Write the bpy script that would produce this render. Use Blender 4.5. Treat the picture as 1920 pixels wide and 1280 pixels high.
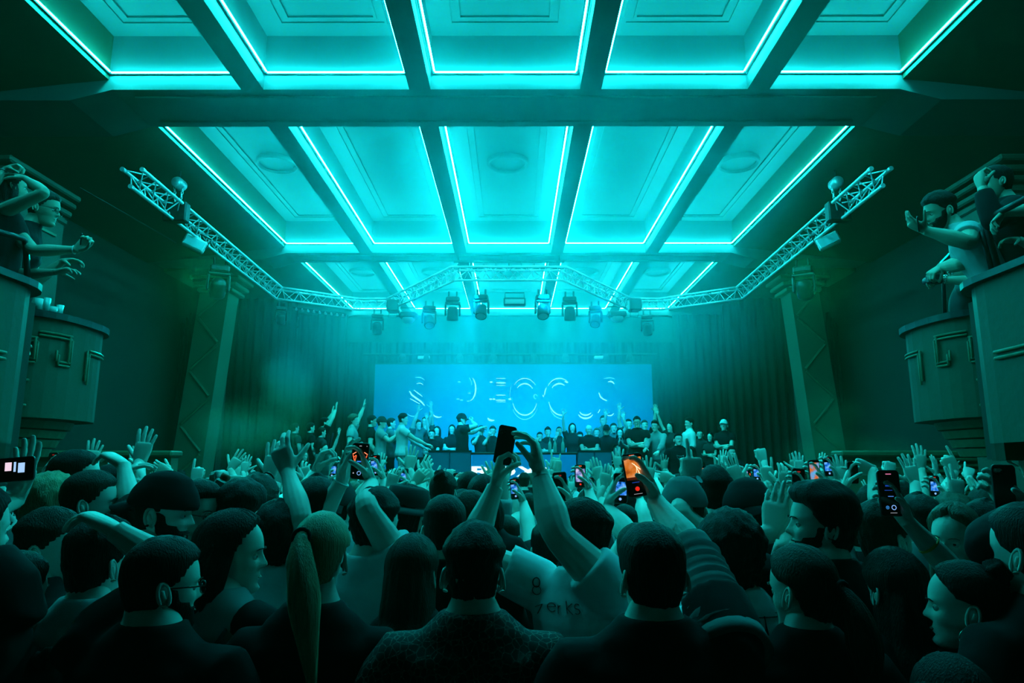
import bpy, math, random
import numpy as np
from mathutils import Vector, Matrix, Euler, noise

# ---------------------------------------------------------------- clear, camera, world, exposure, haze numbers
SC = bpy.context.scene
for _o in list(bpy.data.objects):
    bpy.data.objects.remove(_o)
PI = math.pi
R = math.radians
HC = 1.93                       # camera height above the dance floor
CX = 0.10                       # camera stands a little off the hall's axis
PITCH = R(10.23)
YAW = R(0.13)
FPX = 1280.0
cam_d = bpy.data.cameras.new('camera')
cam_d.lens = 24.0
cam_d.sensor_width = 36.0
cam_d.clip_start = 0.05
cam_d.clip_end = 100
cam = bpy.data.objects.new('camera', cam_d)
SC.collection.objects.link(cam)
cam.location = (CX, 0, HC)
cam.rotation_euler = Euler((PI / 2 + PITCH, 0, YAW), 'XYZ')
SC.camera = cam
SC.view_settings.view_transform = 'Standard'
SC.view_settings.look = 'None'
SC.view_settings.gamma = 1.0
SC.view_settings.use_curve_mapping = False
SC.view_settings.exposure = 0.0
world = bpy.data.worlds.new('world')
SC.world = world
world.use_nodes = True
world.node_tree.nodes['Background'].inputs[0].default_value = (0.0, 0.0, 0.0, 1)
world.node_tree.nodes['Background'].inputs[1].default_value = 0.0
try:
    SC.cycles.use_denoising = True
    SC.cycles.denoiser = 'OPENIMAGEDENOISE'
    SC.cycles.max_bounces = 4
    SC.cycles.diffuse_bounces = 2
    SC.cycles.glossy_bounces = 1
    SC.cycles.transmission_bounces = 1
    SC.cycles.volume_bounces = 1
    SC.cycles.transparent_max_bounces = 4
    SC.cycles.volume_step_rate = 1.6
    SC.cycles.use_adaptive_sampling = True
    SC.cycles.adaptive_threshold = 0.12
    SC.cycles.adaptive_min_samples = 16
    SC.cycles.use_light_tree = True
    SC.cycles.sample_clamp_indirect = 4.0
except Exception:
    pass
HAZE = 0.0013                   # scattering per metre
HABS = 0.006                    # green-passing absorption per metre
BANK = 0.085                    # extra scattering in the bank under the coffers
SMOKE = 0.85                    # peak scattering in the smoke puffs
STRIP = 160.0                    # strip radiance
STRIP_COL = (0.012, 0.95, 1.05)
SCREEN = 1.6


def spot(name, loc, target, power, col, size, blend=0.4, radius=0.12):
    l = bpy.data.lights.new(name, 'SPOT')
    l.energy = power
    l.color = col
    l.spot_size = R(size)
    l.spot_blend = blend
    l.shadow_soft_size = radius
    o = bpy.data.objects.new(name, l)
    SC.collection.objects.link(o)
    o.location = loc
    d = Vector(target) - Vector(loc)
    o.rotation_euler = d.to_track_quat('-Z', 'Y').to_euler()
    return o


# stage wash: blue moving heads over the stage pointing at the performers, added green fill lights above the stage sides
for _x in (-1.9, -0.75, 0.75, 1.9):
    spot('stage_wash', (_x, 13.5, 5.35), (_x * 0.8, 18.5, 1.6), 1100, (0.0, 0.45, 1.0), 50)
for _x in (-3.2, 3.2):
    spot('stage_side_fill', (_x * 1.1, 14.9, 5.3), (_x * 1.25, 16.5, 1.8), 160, (0.0, 1.0, 0.8), 60)


# the two flood lamps under the near ends of the truss
for _x in (-5.15, 5.15):
    spot('flood_light', (_x, 10.75, 5.05), (_x * 0.1, 3.5, 1.6), 480, (0.0, 1.0, 0.9), 95, 0.8, 0.15)


def W(px, py, Y):
    """Point of the hall seen at pixel (px, py) of the photograph at depth Y."""
    u = (px - 960.0) / FPX
    v = (640.0 - py) / FPX
    d = Vector((u, math.cos(PITCH) - v * math.sin(PITCH), math.sin(PITCH) + v * math.cos(PITCH)))
    d = Matrix.Rotation(YAW, 3, 'Z') @ d
    return Vector((CX, 0, HC)) + d * (Y / d.y)


def project(p):
    d = Matrix.Rotation(-YAW, 3, 'Z') @ (Vector(p) - Vector((CX, 0, HC)))
    f = d.y * math.cos(PITCH) + d.z * math.sin(PITCH)
    h = -d.y * math.sin(PITCH) + d.z * math.cos(PITCH)
    return 960 + FPX * d.x / f, 640 - FPX * h / f


# ---------------------------------------------------------------- materials
MATS = {}


def mat(name, col, rough=0.7, metal=0.0, noise_scale=0.0, noise_amt=0.0, bump=0.0, bump_scale=40.0, emit=None, es=0.0, spec=0.5, stretch=None, sheen=0.0):
    if name in MATS:
        return MATS[name]
    m = bpy.data.materials.new(name)
    m.use_nodes = True
    nt = m.node_tree
    b = nt.nodes['Principled BSDF']
    b.inputs['Base Color'].default_value = (*col, 1)
    b.inputs['Roughness'].default_value = rough
    b.inputs['Metallic'].default_value = metal
    b.inputs['Specular IOR Level'].default_value = spec
    if sheen:
        b.inputs['Sheen Weight'].default_value = sheen
    tc = None
    if noise_amt or bump:
        tc = nt.nodes.new('ShaderNodeTexCoord')
        vec = tc.outputs['Object']
        if stretch:
            mp = nt.nodes.new('ShaderNodeMapping')
            mp.inputs['Scale'].default_value = stretch
            nt.links.new(vec, mp.inputs['Vector'])
            vec = mp.outputs['Vector']
    if noise_amt:
        n = nt.nodes.new('ShaderNodeTexNoise')
        n.inputs['Scale'].default_value = noise_scale
        n.inputs['Detail'].default_value = 4
        nt.links.new(vec, n.inputs['Vector'])
        mx = nt.nodes.new('ShaderNodeMix')
        mx.data_type = 'RGBA'
        mx.inputs[6].default_value = (*[max(0, c * (1 - noise_amt)) for c in col], 1)
        mx.inputs[7].default_value = (*[min(1, c * (1 + noise_amt)) for c in col], 1)
        nt.links.new(n.outputs['Fac'], mx.inputs[0])
        nt.links.new(mx.outputs[2], b.inputs['Base Color'])
    if bump:
        n2 = nt.nodes.new('ShaderNodeTexNoise')
        n2.inputs['Scale'].default_value = bump_scale
        n2.inputs['Detail'].default_value = 5
        nt.links.new(vec, n2.inputs['Vector'])
        bp = nt.nodes.new('ShaderNodeBump')
        bp.inputs['Strength'].default_value = bump
        bp.inputs['Distance'].default_value = 0.02
        nt.links.new(n2.outputs['Fac'], bp.inputs['Height'])
        nt.links.new(bp.outputs['Normal'], b.inputs['Normal'])
    if emit:
        b.inputs['Emission Color'].default_value = (*emit, 1)
        b.inputs['Emission Strength'].default_value = es
    MATS[name] = m
    return m


# ---------------------------------------------------------------- mesh builder
def frames(pts):
    """Parallel transported frames along a polyline."""
    n = len(pts)
    T = []
    for i in range(n):
        a = pts[max(0, i - 1)]
        b = pts[min(n - 1, i + 1)]
        t = (b - a)
        T.append(t.normalized() if t.length > 1e-9 else Vector((0, 0, 1)))
    ref = Vector((0, 0, 1)) if abs(T[0].z) < 0.9 else Vector((1, 0, 0))
    u = T[0].cross(ref).normalized()
    out = []
    for i in range(n):
        if i:
            ax = T[i - 1].cross(T[i])
            if ax.length > 1e-8:
                u = Matrix.Rotation(T[i - 1].angle(T[i]), 3, ax.normalized()) @ u
        u = (u - T[i] * u.dot(T[i])).normalized()
        out.append((T[i], u, T[i].cross(u)))
    return out


class MB:
    def __init__(self):
        self.v = []
        self.f = []

    def add(self, vs, fs, M=None):
        o = len(self.v)
        if M is not None:
            vs = [M @ Vector(p) for p in vs]
        self.v.extend(tuple(p) for p in vs)
        self.f.extend(tuple(i + o for i in f) for f in fs)
        return self

    def box(self, c, s, M=None, bev=0.0):
        x, y, z = s[0] / 2, s[1] / 2, s[2] / 2
        if bev <= 0:
            vs = [(c[0] + a * x, c[1] + b * y, c[2] + d * z) for a in (-1, 1) for b in (-1, 1) for d in (-1, 1)]
            return self.add(vs, [(0, 1, 3, 2), (4, 6, 7, 5), (0, 4, 5, 1), (2, 3, 7, 6), (0, 2, 6, 4), (1, 5, 7, 3)], M)
        e = min(bev, x * 0.9, y * 0.9, z * 0.9)
        vs, idx = [], {}
        for a in (-1, 1):
            for b in (-1, 1):
                for d in (-1, 1):
                    for k, (ex, ey, ez) in enumerate(((0, e, e), (e, 0, e), (e, e, 0))):
                        idx[(a, b, d, k)] = len(vs)
                        vs.append((c[0] + a * (x - ex), c[1] + b * (y - ey), c[2] + d * (z - ez)))
        fs = []
        for a in (-1, 1):
            q = [(a, -1, -1, 0), (a, 1, -1, 0), (a, 1, 1, 0), (a, -1, 1, 0)]
            fs.append([idx[k] for k in (q if a > 0 else q[::-1])])
            q = [(-1, a, -1, 1), (-1, a, 1, 1), (1, a, 1, 1), (1, a, -1, 1)]
            fs.append([idx[k] for k in (q if a > 0 else q[::-1])])
            q = [(-1, -1, a, 2), (1, -1, a, 2), (1, 1, a, 2), (-1, 1, a, 2)]
            fs.append([idx[k] for k in (q if a > 0 else q[::-1])])
            for b in (-1, 1):
                fs.append([idx[k] for k in ((a, b, -1, 0), (a, b, 1, 0), (a, b, 1, 1), (a, b, -1, 1))])
                fs.append([idx[k] for k in ((a, -1, b, 0), (a, 1, b, 0), (a, 1, b, 2), (a, -1, b, 2))])
                fs.append([idx[k] for k in ((-1, a, b, 1), (1, a, b, 1), (1, a, b, 2), (-1, a, b, 2))])
                for d in (-1, 1):
                    fs.append([idx[(a, b, d, k)] for k in range(3)])
        return self.add(vs, fs, M)

    def rings(self, rs, cap0=True, cap1=True, closed=True):
        n = len(rs[0])
        vs = [p for r in rs for p in r]
        fs = []
        for i in range(len(rs) - 1):
            for j in range(n if closed else n - 1):
                a, b = i * n + j, i * n + (j + 1) % n
                fs.append((a, b, b + n, a + n))
        if cap0:
            fs.append(tuple(range(n))[::-1])
        if cap1:
            fs.append(tuple(range((len(rs) - 1) * n, len(rs) * n)))
        return self.add(vs, fs)

    def tube(self, pts, rad, n=8, round0=False, round1=False, flat=1.0, up=None):
        pts = [Vector(p) for p in pts]
        if not hasattr(rad, '__len__'):
            rad = [rad] * len(pts)
        rad = list(rad)
        if round1:
            t = (pts[-1] - pts[-2]).normalized()
            r = rad[-1]
            e = pts[-1]
            pts = pts[:-1] + [e - t * r * 0.55, e - t * r * 0.2, e]
            rad = rad[:-1] + [r, r * 0.8, r * 0.35]
        if round0:
            t = (pts[0] - pts[1]).normalized()
            r = rad[0]
            e = pts[0]
            pts = [e, e - t * r * 0.2, e - t * r * 0.55] + pts[1:]
            rad = [r * 0.35, r * 0.8, r] + rad[1:]
        fr = frames(pts)
        rs = []
        for p, r, (t, u, w) in zip(pts, rad, fr):
            if up is not None:
                u = (Vector(up) - t * Vector(up).dot(t)).normalized()
                w = t.cross(u)
            rs.append([p + u * (math.cos(2 * PI * k / n) * r) + w * (math.sin(2 * PI * k / n) * r * flat) for k in range(n)])
        return self.rings(rs)

    def lathe(self, prof, n=24, M=None, cap=False):
        vs, fs = [], []
        for r, z in prof:
            for k in range(n):
                a = 2 * PI * k / n
                vs.append((r * math.cos(a), r * math.sin(a), z))
        for i in range(len(prof) - 1):
            for k in range(n):
                a, b = i * n + k, i * n + (k + 1) % n
                fs.append((a, b, b + n, a + n))
        if cap:
            fs.append(tuple(range(n))[::-1])
            fs.append(tuple(range((len(prof) - 1) * n, len(prof) * n)))
        return self.add(vs, fs, M)

    def prism(self, poly, z0, z1, M=None):
        n = len(poly)
        vs = [(x, y, z0) for x, y in poly] + [(x, y, z1) for x, y in poly]
        fs = [(i, (i + 1) % n, (i + 1) % n + n, i + n) for i in range(n)] + [tuple(range(n))[::-1], tuple(range(n, 2 * n))]
        return self.add(vs, fs, M)

    def mesh(self, name, smooth=False):
        me = bpy.data.meshes.new(name)
        me.from_pydata(self.v, [], self.f)
        if smooth:
            me.polygons.foreach_set('use_smooth', [True] * len(me.polygons))
        return me

    def build(self, name, m, parent=None, smooth=False, loc=None):
        me = self.mesh(name, smooth)
        return link(name, me, m, parent, loc)


COL = SC.collection


def link(name, me, m, parent=None, loc=None):
    o = bpy.data.objects.new(name, me)
    if not len(me.materials):
        me.materials.append(m)
    else:
        o.material_slots[0].link = 'OBJECT'
        o.material_slots[0].material = m
    COL.objects.link(o)
    if parent is not None:
        o.parent = parent
    if loc is not None:
        o.location = loc
    return o


def empty(name, loc=(0, 0, 0), rz=0.0):
    o = bpy.data.objects.new(name, None)
    o.empty_display_size = 0.1
    COL.objects.link(o)
    o.location = loc
    o.rotation_euler = (0, 0, rz)
    return o


LABELS = {}


def tag(o, label=None, cat=None, group=None, kind=None):
    if label:
        o['label'] = label
        LABELS.setdefault(label, []).append(o)
    if cat:
        o['category'] = cat
    if group:
        o['group'] = group
    if kind:
        o['kind'] = kind
    return o


def reparent(o, root):
    """Parent o (built in world space) to root keeping it in place; root is unscaled."""
    o.parent = root
    o.matrix_parent_inverse = root_matrix(root).inverted()
    return o


def root_matrix(r):
    return Matrix.LocRotScale(r.location, r.rotation_euler, r.scale)
# ---------------------------------------------------------------- the hall
plaster = mat('teal_plaster', (0.045, 0.10, 0.05), 0.75, noise_scale=1.5, noise_amt=0.12, bump=0.08, bump_scale=25)
ceil_m = mat('ceiling_paint', (0.040, 0.075, 0.072), 0.6, noise_scale=0.8, noise_amt=0.10, bump=0.05, bump_scale=12)
beam_m = mat('beam_paint', (0.045, 0.085, 0.080), 0.6, noise_scale=2.0, noise_amt=0.15, bump=0.05)
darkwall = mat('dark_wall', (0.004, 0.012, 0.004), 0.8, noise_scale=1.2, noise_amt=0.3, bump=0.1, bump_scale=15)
drape_m = mat('black_drape', (0.004, 0.010, 0.005), 0.95, noise_scale=6, noise_amt=0.4, bump=0.2, bump_scale=60, stretch=(4, 4, 0.3))
floor_m = mat('dance_floor', (0.05, 0.06, 0.055), 0.45, noise_scale=3, noise_amt=0.3, bump=0.05)
stage_m = mat('stage_deck', (0.02, 0.025, 0.025), 0.5, noise_scale=5, noise_amt=0.3, bump=0.05)
black_m = mat('black_plastic', (0.012, 0.013, 0.014), 0.4, noise_scale=20, noise_amt=0.2, bump=0.02)
blackmetal = mat('black_metal', (0.02, 0.022, 0.024), 0.35, 0.6, noise_scale=30, noise_amt=0.3, bump=0.03)
alu = mat('truss_aluminium', (0.72, 0.74, 0.74), 0.38, 0.55, noise_scale=12, noise_amt=0.12, bump=0.02)
strip_m = mat('led_strip', (0.5, 0.8, 0.8), 0.4, emit=STRIP_COL, es=STRIP)
chan_m = mat('strip_channel', (0.012, 0.02, 0.02), 0.7)
soffit_m = mat('soffit_paint', (0.018, 0.045, 0.02), 0.7, noise_scale=2.0, noise_amt=0.15, bump=0.05)
balc_m = mat('balcony_paint', (0.014, 0.040, 0.014), 0.65, noise_scale=2.5, noise_amt=0.18, bump=0.15, bump_scale=18)
relief_m = mat('relief_paint', (0.05, 0.11, 0.05), 0.5, noise_scale=8, noise_amt=0.2, bump=0.1)

ZS = HC + 4.70          # strip plane
ZB = HC + 4.50          # underside of beams
ZP = HC + 5.02          # coffer panels
WX = 7.8                # side walls
YB = 21.9               # back wall
YF = -2.0               # wall behind the camera


def struct(o):
    o['kind'] = 'structure'
    return o


struct(MB().box((0, (YB + YF) / 2, -0.1), (2 * WX + 0.4, YB - YF + 0.4, 0.2)).build('floor', floor_m))
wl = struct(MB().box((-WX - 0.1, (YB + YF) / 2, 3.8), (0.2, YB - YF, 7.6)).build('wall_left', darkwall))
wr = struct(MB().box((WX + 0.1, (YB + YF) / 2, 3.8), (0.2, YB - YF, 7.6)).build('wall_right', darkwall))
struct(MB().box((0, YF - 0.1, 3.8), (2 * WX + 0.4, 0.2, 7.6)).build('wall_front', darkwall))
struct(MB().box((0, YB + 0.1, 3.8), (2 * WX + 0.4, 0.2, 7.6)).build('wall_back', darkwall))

# ceiling: slab, cross beams, long beams, stepped coffers with ring mouldings
ceiling = struct(MB().box((0, (YB + YF) / 2, ZP + 0.35), (2 * WX + 0.4, YB - YF + 0.4, 0.3)).build('ceiling', ceil_m))
XS = [(-4.80, -3.27), (-2.90, -1.22), (-0.86, 0.86), (1.22, 2.90), (3.27, 4.80)]
ROWS = [(3.75, 7.59), (8.62, 14.11), (14.92, 20.35)]  # first row's unseen near end cut short to dim the front crowd
EDGE = 0.05             # strip stands off the coffer side by this much
crossbeams = [(-2.0, 3.75 - EDGE), (7.59 + EDGE, 8.62 - EDGE), (14.11 + EDGE, 14.92 - EDGE), (20.35 + EDGE, YB)]
for y0, y1 in crossbeams:
    b = MB()
    xo = 4.85
    # beam with haunched ends that drop a little towards the side soffits
    poly = [(-WX, ZB - 0.14), (-xo - 0.45, ZB - 0.14), (-xo + 0.05, ZB), (xo - 0.05, ZB), (xo + 0.45, ZB - 0.14), (WX, ZB - 0.14), (WX, ZP + 0.2), (-WX, ZP + 0.2)]
    n = len(poly)
    vs = [(x, y0, z) for x, z in poly] + [(x, y1, z) for x, z in poly]
    b.add(vs, [(i, (i + 1) % n, (i + 1) % n + n, i + n) for i in range(n)] + [tuple(range(n))[::-1], tuple(range(n, 2 * n))])
    b.build('beam', beam_m, ceiling)
    if y1 > 4 and y1 < 21:
        for yy in (y0 + 0.16, y1 - 0.16):
            MB().box((0, yy, ZB - 0.012), (2 * xo - 0.5, 0.03, 0.03), bev=0.006).build('beam_bead', beam_m, ceiling)
for r, (y0, y1) in enumerate(ROWS):
    for i in range(4):
        x0, x1 = XS[i][1] + EDGE, XS[i + 1][0] - EDGE
        m_ = (x0 + x1) / 2
        MB().box((m_, (y0 + y1) / 2, (ZB + ZP) / 2 + 0.1), (x1 - x0, y1 - y0 + 0.12, ZP - ZB + 0.2)).build('beam', beam_m, ceiling)
    for s in (-1, 1):                   # side soffit beyond the outer coffers, sloping down to the wall
        xo = 4.80 + EDGE
        b = MB()
        vs = []
        for yy in (y0 - 0.06, y1 + 0.06):
            vs += [(s * xo, yy, ZS - 0.07), (s * (xo + 0.5), yy, ZS - 0.12), (s * WX, yy, ZS - 0.42), (s * WX, yy, ZP + 0.2), (s * xo, yy, ZP + 0.2)]
        fs = [(i, (i + 1) % 5, (i + 1) % 5 + 5, i + 5) for i in range(5)] + [(4, 3, 2, 1, 0), (5, 6, 7, 8, 9)]
        b.add(vs, fs)
        b.build('soffit', soffit_m, ceiling)
    for i, (x0, x1) in enumerate(XS):
        cx, cy = (x0 + x1) / 2, (y0 + y1) / 2
        # stepped panel: three receding frames
        for k, (ins, zz) in enumerate(((0.36, ZP + 0.183), (0.47, ZP + 0.178))):
            b = MB()
            a0, a1, c0, c1 = x0 + ins - 0.17, x1 - ins + 0.17, y0 + ins - 0.17, y1 - ins + 0.17
            w = (0.035, 0.035)[k]
            for bx in (((a0 + a1) / 2, c0 + w / 2, a1 - a0, w), ((a0 + a1) / 2, c1 - w / 2, a1 - a0, w), (a0 + w / 2, cy, w, c1 - c0 - 2 * w), (a1 - w / 2, cy, w, c1 - c0 - 2 * w)):
                b.box((bx[0], bx[1], zz + 0.1), (bx[2], bx[3], 0.2))
            b.build('coffer_moulding', ceil_m, ceiling)
        if i % 2 == 0 or r == 2:
            b = MB()
            M = Matrix.Translation((cx, y0 + 0.58 * (y1 - y0) - (0.6 if r == 1 else 0), ZP + 0.17))
            prof = [(0.30, 0.03), (0.30, -0.02), (0.315, -0.05), (0.34, -0.05), (0.36, -0.02), (0.36, 0.03)]
            b.lathe(prof, 40, M)
            b.build('ring_moulding', ceil_m, ceiling, smooth=True)
            MB().lathe([(0.001, -0.002), (0.30, -0.002), (0.30, 0.02)], 40, M).build('vent_disc', beam_m, ceiling)

# led strips: one lit outline per coffer
COLN = ['outermost left coffer', 'coffer left of the middle', 'middle coffer', 'coffer right of the middle', 'outermost right coffer']
ROWN = ['nearest row', 'second row', 'far row']
for r, (y0, y1) in enumerate(ROWS):
    for i, (x0, x1) in enumerate(XS):
        e = empty('led_outline', ((x0 + x1) / 2, (y0 + y1) / 2, ZS))
        tag(e, 'glowing cyan light strip outlining the %s in the %s' % (COLN[i], ROWN[r]), 'light strip', 'cyan light strips round the ceiling coffers')
        hw, hl = (x1 - x0) / 2, (y1 - y0) / 2
        t = 0.02
        for q, (cx, cy, sx, sy) in enumerate(((0, hl, 2 * hw, t), (0, -hl, 2 * hw, t), (-hw, 0, t, 2 * hl), (hw, 0, t, 2 * hl))):
            MB().box((cx, cy, 0), (sx - (0 if q < 2 else 0), sy - (0 if q < 2 else 2 * t), t * 0.9), bev=0.006).build('light_strip', strip_m, e)
            ox, oy = (0, (0.024 if cy > 0 else -0.024)) if q < 2 else ((0.024 if cx > 0 else -0.024), 0)
            MB().box((cx + ox, cy + oy, 0.0), (sx + 0.04 if q < 2 else 0.012, 0.012 if q < 2 else sy + 0.04, 0.022)).build('mounting_channel', chan_m, e)

# haze filling the hall: one volume whose density swells under the coffers, before the screen and in drifting smoke
hm = bpy.data.materials.new('haze')
hm.use_nodes = True
nt = hm.node_tree
nt.nodes.clear()
L = nt.links.new
out = nt.nodes.new('ShaderNodeOutputMaterial')
geo = nt.nodes.new('ShaderNodeTexCoord')


def vmath(op, a, b):
    n = nt.nodes.new('ShaderNodeVectorMath')
    n.operation = op
    L(a, n.inputs[0])
    if b is not None:
        n.inputs[1].default_value = b
    return n


def fmath(op, a, b):
    n = nt.nodes.new('ShaderNodeMath')
    n.operation = op
    for k, x in enumerate((a, b)):
        if isinstance(x, (int, float)):
            n.inputs[k].default_value = x
        else:
            L(x, n.inputs[k])
    return n.outputs[0]


HZC = (0.0, (YB + YF) / 2, 3.3)


def blob(c, r, dens, vec=None):
    c = (c[0] - HZC[0], c[1] - HZC[1], c[2] - HZC[2])
    s1 = vmath('SUBTRACT', vec or geo.outputs['Object'], c)
    s2 = vmath('DIVIDE', s1.outputs[0], r)
    ln = vmath('LENGTH', s2.outputs[0], None)
    mr = nt.nodes.new('ShaderNodeMapRange')
    mr.interpolation_type = 'SMOOTHSTEP'
    L(ln.outputs['Value'], mr.inputs[0])
    mr.inputs[1].default_value, mr.inputs[2].default_value, mr.inputs[3].default_value, mr.inputs[4].default_value = 0.0, 1.0, dens, 0.0
    return mr.outputs[0]


tot = None
for c, r, dn in (((0, 15.6, 4.9), (7.5, 8.0, 2.9), BANK * 1.9), ((0.3, 16.8, 3.2), (5.4, 4.4, 2.4), BANK * 0.9), ((0, 11.6, 6.4), (6.6, 6.6, 1.25), BANK * 2.2), ((0, 8.0, 6.4), (5.8, 4.0, 1.0), BANK * 1.1)):
    d_ = blob(c, r, dn)
    tot = d_ if tot is None else fmath('ADD', tot, d_)
# smoke with billowing edges at both sides of the stage
nz = nt.nodes.new('ShaderNodeTexNoise')
nz.inputs['Scale'].default_value = 1.1
nz.inputs['Detail'].default_value = 3.0
L(geo.outputs['Object'], nz.inputs['Vector'])
pw = fmath('MULTIPLY', fmath('POWER', nz.outputs['Fac'], 3.0), 7.0)
smoke = None
for (px, py, Y, r, dn) in ((465, 810, 13.2, (1.3, 0.9, 0.85), SMOKE), (540, 740, 13.5, (0.7, 0.8, 1.25), SMOKE), (1600, 855, 12.0, (1.5, 0.9, 0.55), SMOKE * 0.35), (1560, 780, 13.0, (0.8, 0.8, 0.8), SMOKE * 0.25)):
    d_ = blob(W(px, py, Y), r, dn)
    smoke = d_ if smoke is None else fmath('ADD', smoke, d_)
smoke = fmath('MULTIPLY', smoke, pw)
bank_ = tot
dens = fmath('ADD', fmath('ADD', tot, smoke), HAZE)
mixc = nt.nodes.new('ShaderNodeMix')
mixc.data_type = 'RGBA'
mixc.clamp_factor = True
L(fmath('MULTIPLY', bank_, 30.0), mixc.inputs[0])
mixc.inputs[6].default_value = (0.04, 1.0, 0.42, 1)  # green veil and cyan glow put into the haze colour itself
mixc.inputs[7].default_value = (0.05, 0.93, 1.0, 1)
vs_ = nt.nodes.new('ShaderNodeVolumeScatter')
vs_.inputs['Anisotropy'].default_value = 0.45
L(mixc.outputs[2], vs_.inputs['Color'])
L(dens, vs_.inputs['Density'])
L(vs_.outputs[0], out.inputs['Volume'])
hm.cycles.homogeneous_volume = False
haze = MB().box((0, 0, 0), (2 * WX - 0.01, YB - YF - 0.01, 6.59)).build('haze', hm, loc=HZC)
tag(haze, 'teal haze hanging through the whole hall, thickest under the coffers and round the stage', 'haze', kind='stuff')

# stage, drapes, screen
SZ = 1.24
stage = struct(MB().box((0, (14.2 + YB) / 2, SZ / 2), (15.4, YB - 14.2, SZ)).build('floor_stage', stage_m))

for _s, _x0, _x1 in ((-1, -6.6, -3.4), (1, 3.0, 6.6)):
    MB().box(((_x0 + _x1) / 2, 13.85, 0.375), (_x1 - _x0, 0.69, 0.75), bev=0.02).build('stage_step', stage_m, stage)


def drape(x0, x1, y, z0, z1, fold=0.22, amp=0.06, axis='x'):
    b = MB()
    n = max(4, int(abs(x1 - x0) / fold * 6))
    top, bot = [], []
    for i in range(n + 1):
        t = i / n
        x = x0 + (x1 - x0) * t
        a = amp * math.sin(2 * PI * (x - x0) / fold) + 0.3 * amp * math.sin(5.1 * x)
        p = (x, y + a) if axis == 'x' else (y + a, x)
        top.append((*p, z1))
        bot.append((*p, z0))
    vs = bot + top
    fs = [(i, i + 1, i + n + 2, i + n + 1) for i in range(n)]
    # a little thickness so that the cloth has two faces
    off = [(p[0], p[1] + 0.02, p[2]) if axis == 'x' else (p[0] + 0.02, p[1], p[2]) for p in vs]
    m_ = len(vs)
    b.add(vs + off, fs + [tuple(j + m_ for j in f)[::-1] for f in fs] + [(0, n + 1, n + 1 + m_, m_), (n, n + m_, 2 * n + 1 + m_, 2 * n + 1)])
    return b


SXC = -0.02             # screen centre
tag(drape(-7.7, 7.7, 21.6, SZ, 6.28).build('backcloth', drape_m, smooth=True), 'black pleated cloth across the back of the stage, behind the video screen', 'curtain')
for s, side in ((-1, 'at the smoky side'), (1, 'at the side without smoke')):
    for k, (xa, xb, yy) in enumerate(((4.75, 6.2, 19.6), (5.6, 7.7, 17.6))):
        x0, x1 = (s * xa, s * xb) if s > 0 else (s * xb, s * xa)
        tag(drape(x0, x1, yy, SZ, 6.27).build('stage_drape', drape_m, smooth=True), '%s black side drape of the stage wing %s' % (('inner', 'outer')[k], side), 'curtain', 'black side drapes at the wings of the stage')
hd = tag(drape(-5.2, 5.2, 20.6, 5.62, 6.41, 0.5, 0.02).build('stage_border', drape_m, smooth=True), 'flat black cloth border hanging above the video screen', 'curtain')

# video screen
scr_y = 21.2
p0, p1 = W(704, 683, scr_y), W(1228, 870, scr_y)
scr_w, scr_h = p1.x - p0.x, p0.z - 1.8
scx, scz = (p0.x + p1.x) / 2, (p0.z + 1.8) / 2
screen = empty('video_screen', (scx, scr_y, 1.8))
tag(screen, 'wide glowing blue video screen showing glinting outlined letters behind the performers', 'screen')
sm = bpy.data.materials.new('screen_picture')
sm.use_nodes = True
nt = sm.node_tree
b_ = nt.nodes['Principled BSDF']
b_.inputs['Base Color'].default_value = (0.01, 0.01, 0.012, 1)
b_.inputs['Roughness'].default_value = 0.5
tc = nt.nodes.new('ShaderNodeTexCoord')
mp = nt.nodes.new('ShaderNodeMapping')
mp.inputs['Location'].default_value = (-0.06, 0, 0.0)
mp.inputs['Scale'].default_value = (2.0 / scr_w, 1, 1.15 / scr_h)
gr = nt.nodes.new('ShaderNodeTexGradient')
gr.gradient_type = 'SPHERICAL'
rp = nt.nodes.new('ShaderNodeValToRGB')
rp.color_ramp.elements[0].color = (0.0, 0.11, 0.26, 1)
rp.color_ramp.elements[1].color = (0.0, 0.38, 1.0, 1)
rp.color_ramp.elements[1].position = 0.9
nt.links.new(tc.outputs['Object'], mp.inputs['Vector'])
nt.links.new(mp.outputs['Vector'], gr.inputs['Vector'])
nt.links.new(gr.outputs['Fac'], rp.inputs['Fac'])
nt.links.new(rp.outputs['Color'], b_.inputs['Emission Color'])
b_.inputs['Emission Strength'].default_value = SCREEN
sb = MB().box((0, 0, 0), (scr_w, 0.06, scr_h)).build('display', sm, screen, loc=(0, 0, scr_h / 2))
b = MB()
for s in (-1, 1):
    b.box((s * (scr_w / 2 + 0.02), 0.02, scr_h / 2), (0.04, 0.1, scr_h + 0.08))
b.box((0, 0.02, scr_h + 0.02), (scr_w, 0.1, 0.04))
b.box((0, 0.02, -0.02), (scr_w, 0.1, 0.04))
b.build('screen_frame', blackmetal, screen)
for x_ in (-3.6, -1.2, 1.2, 3.6):
    MB().box((x_, 0.06, -(1.8 - SZ) / 2 - 0.02), (0.08, 0.12, 1.8 - SZ - 0.04)).build('support_leg', blackmetal, screen)
glint = mat('letter_glint', (0.1, 0.3, 0.4), 0.4, emit=(0.10, 0.75, 1.0), es=2.4)
glint2 = mat('letter_glint_soft', (0.1, 0.3, 0.4), 0.4, emit=(0.03, 0.60, 1.0), es=1.9)


def sp(px, py):
    q = W(px, py, scr_y - 0.04)
    return Vector((q.x - scx, -0.036, q.z - 1.8))


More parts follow.
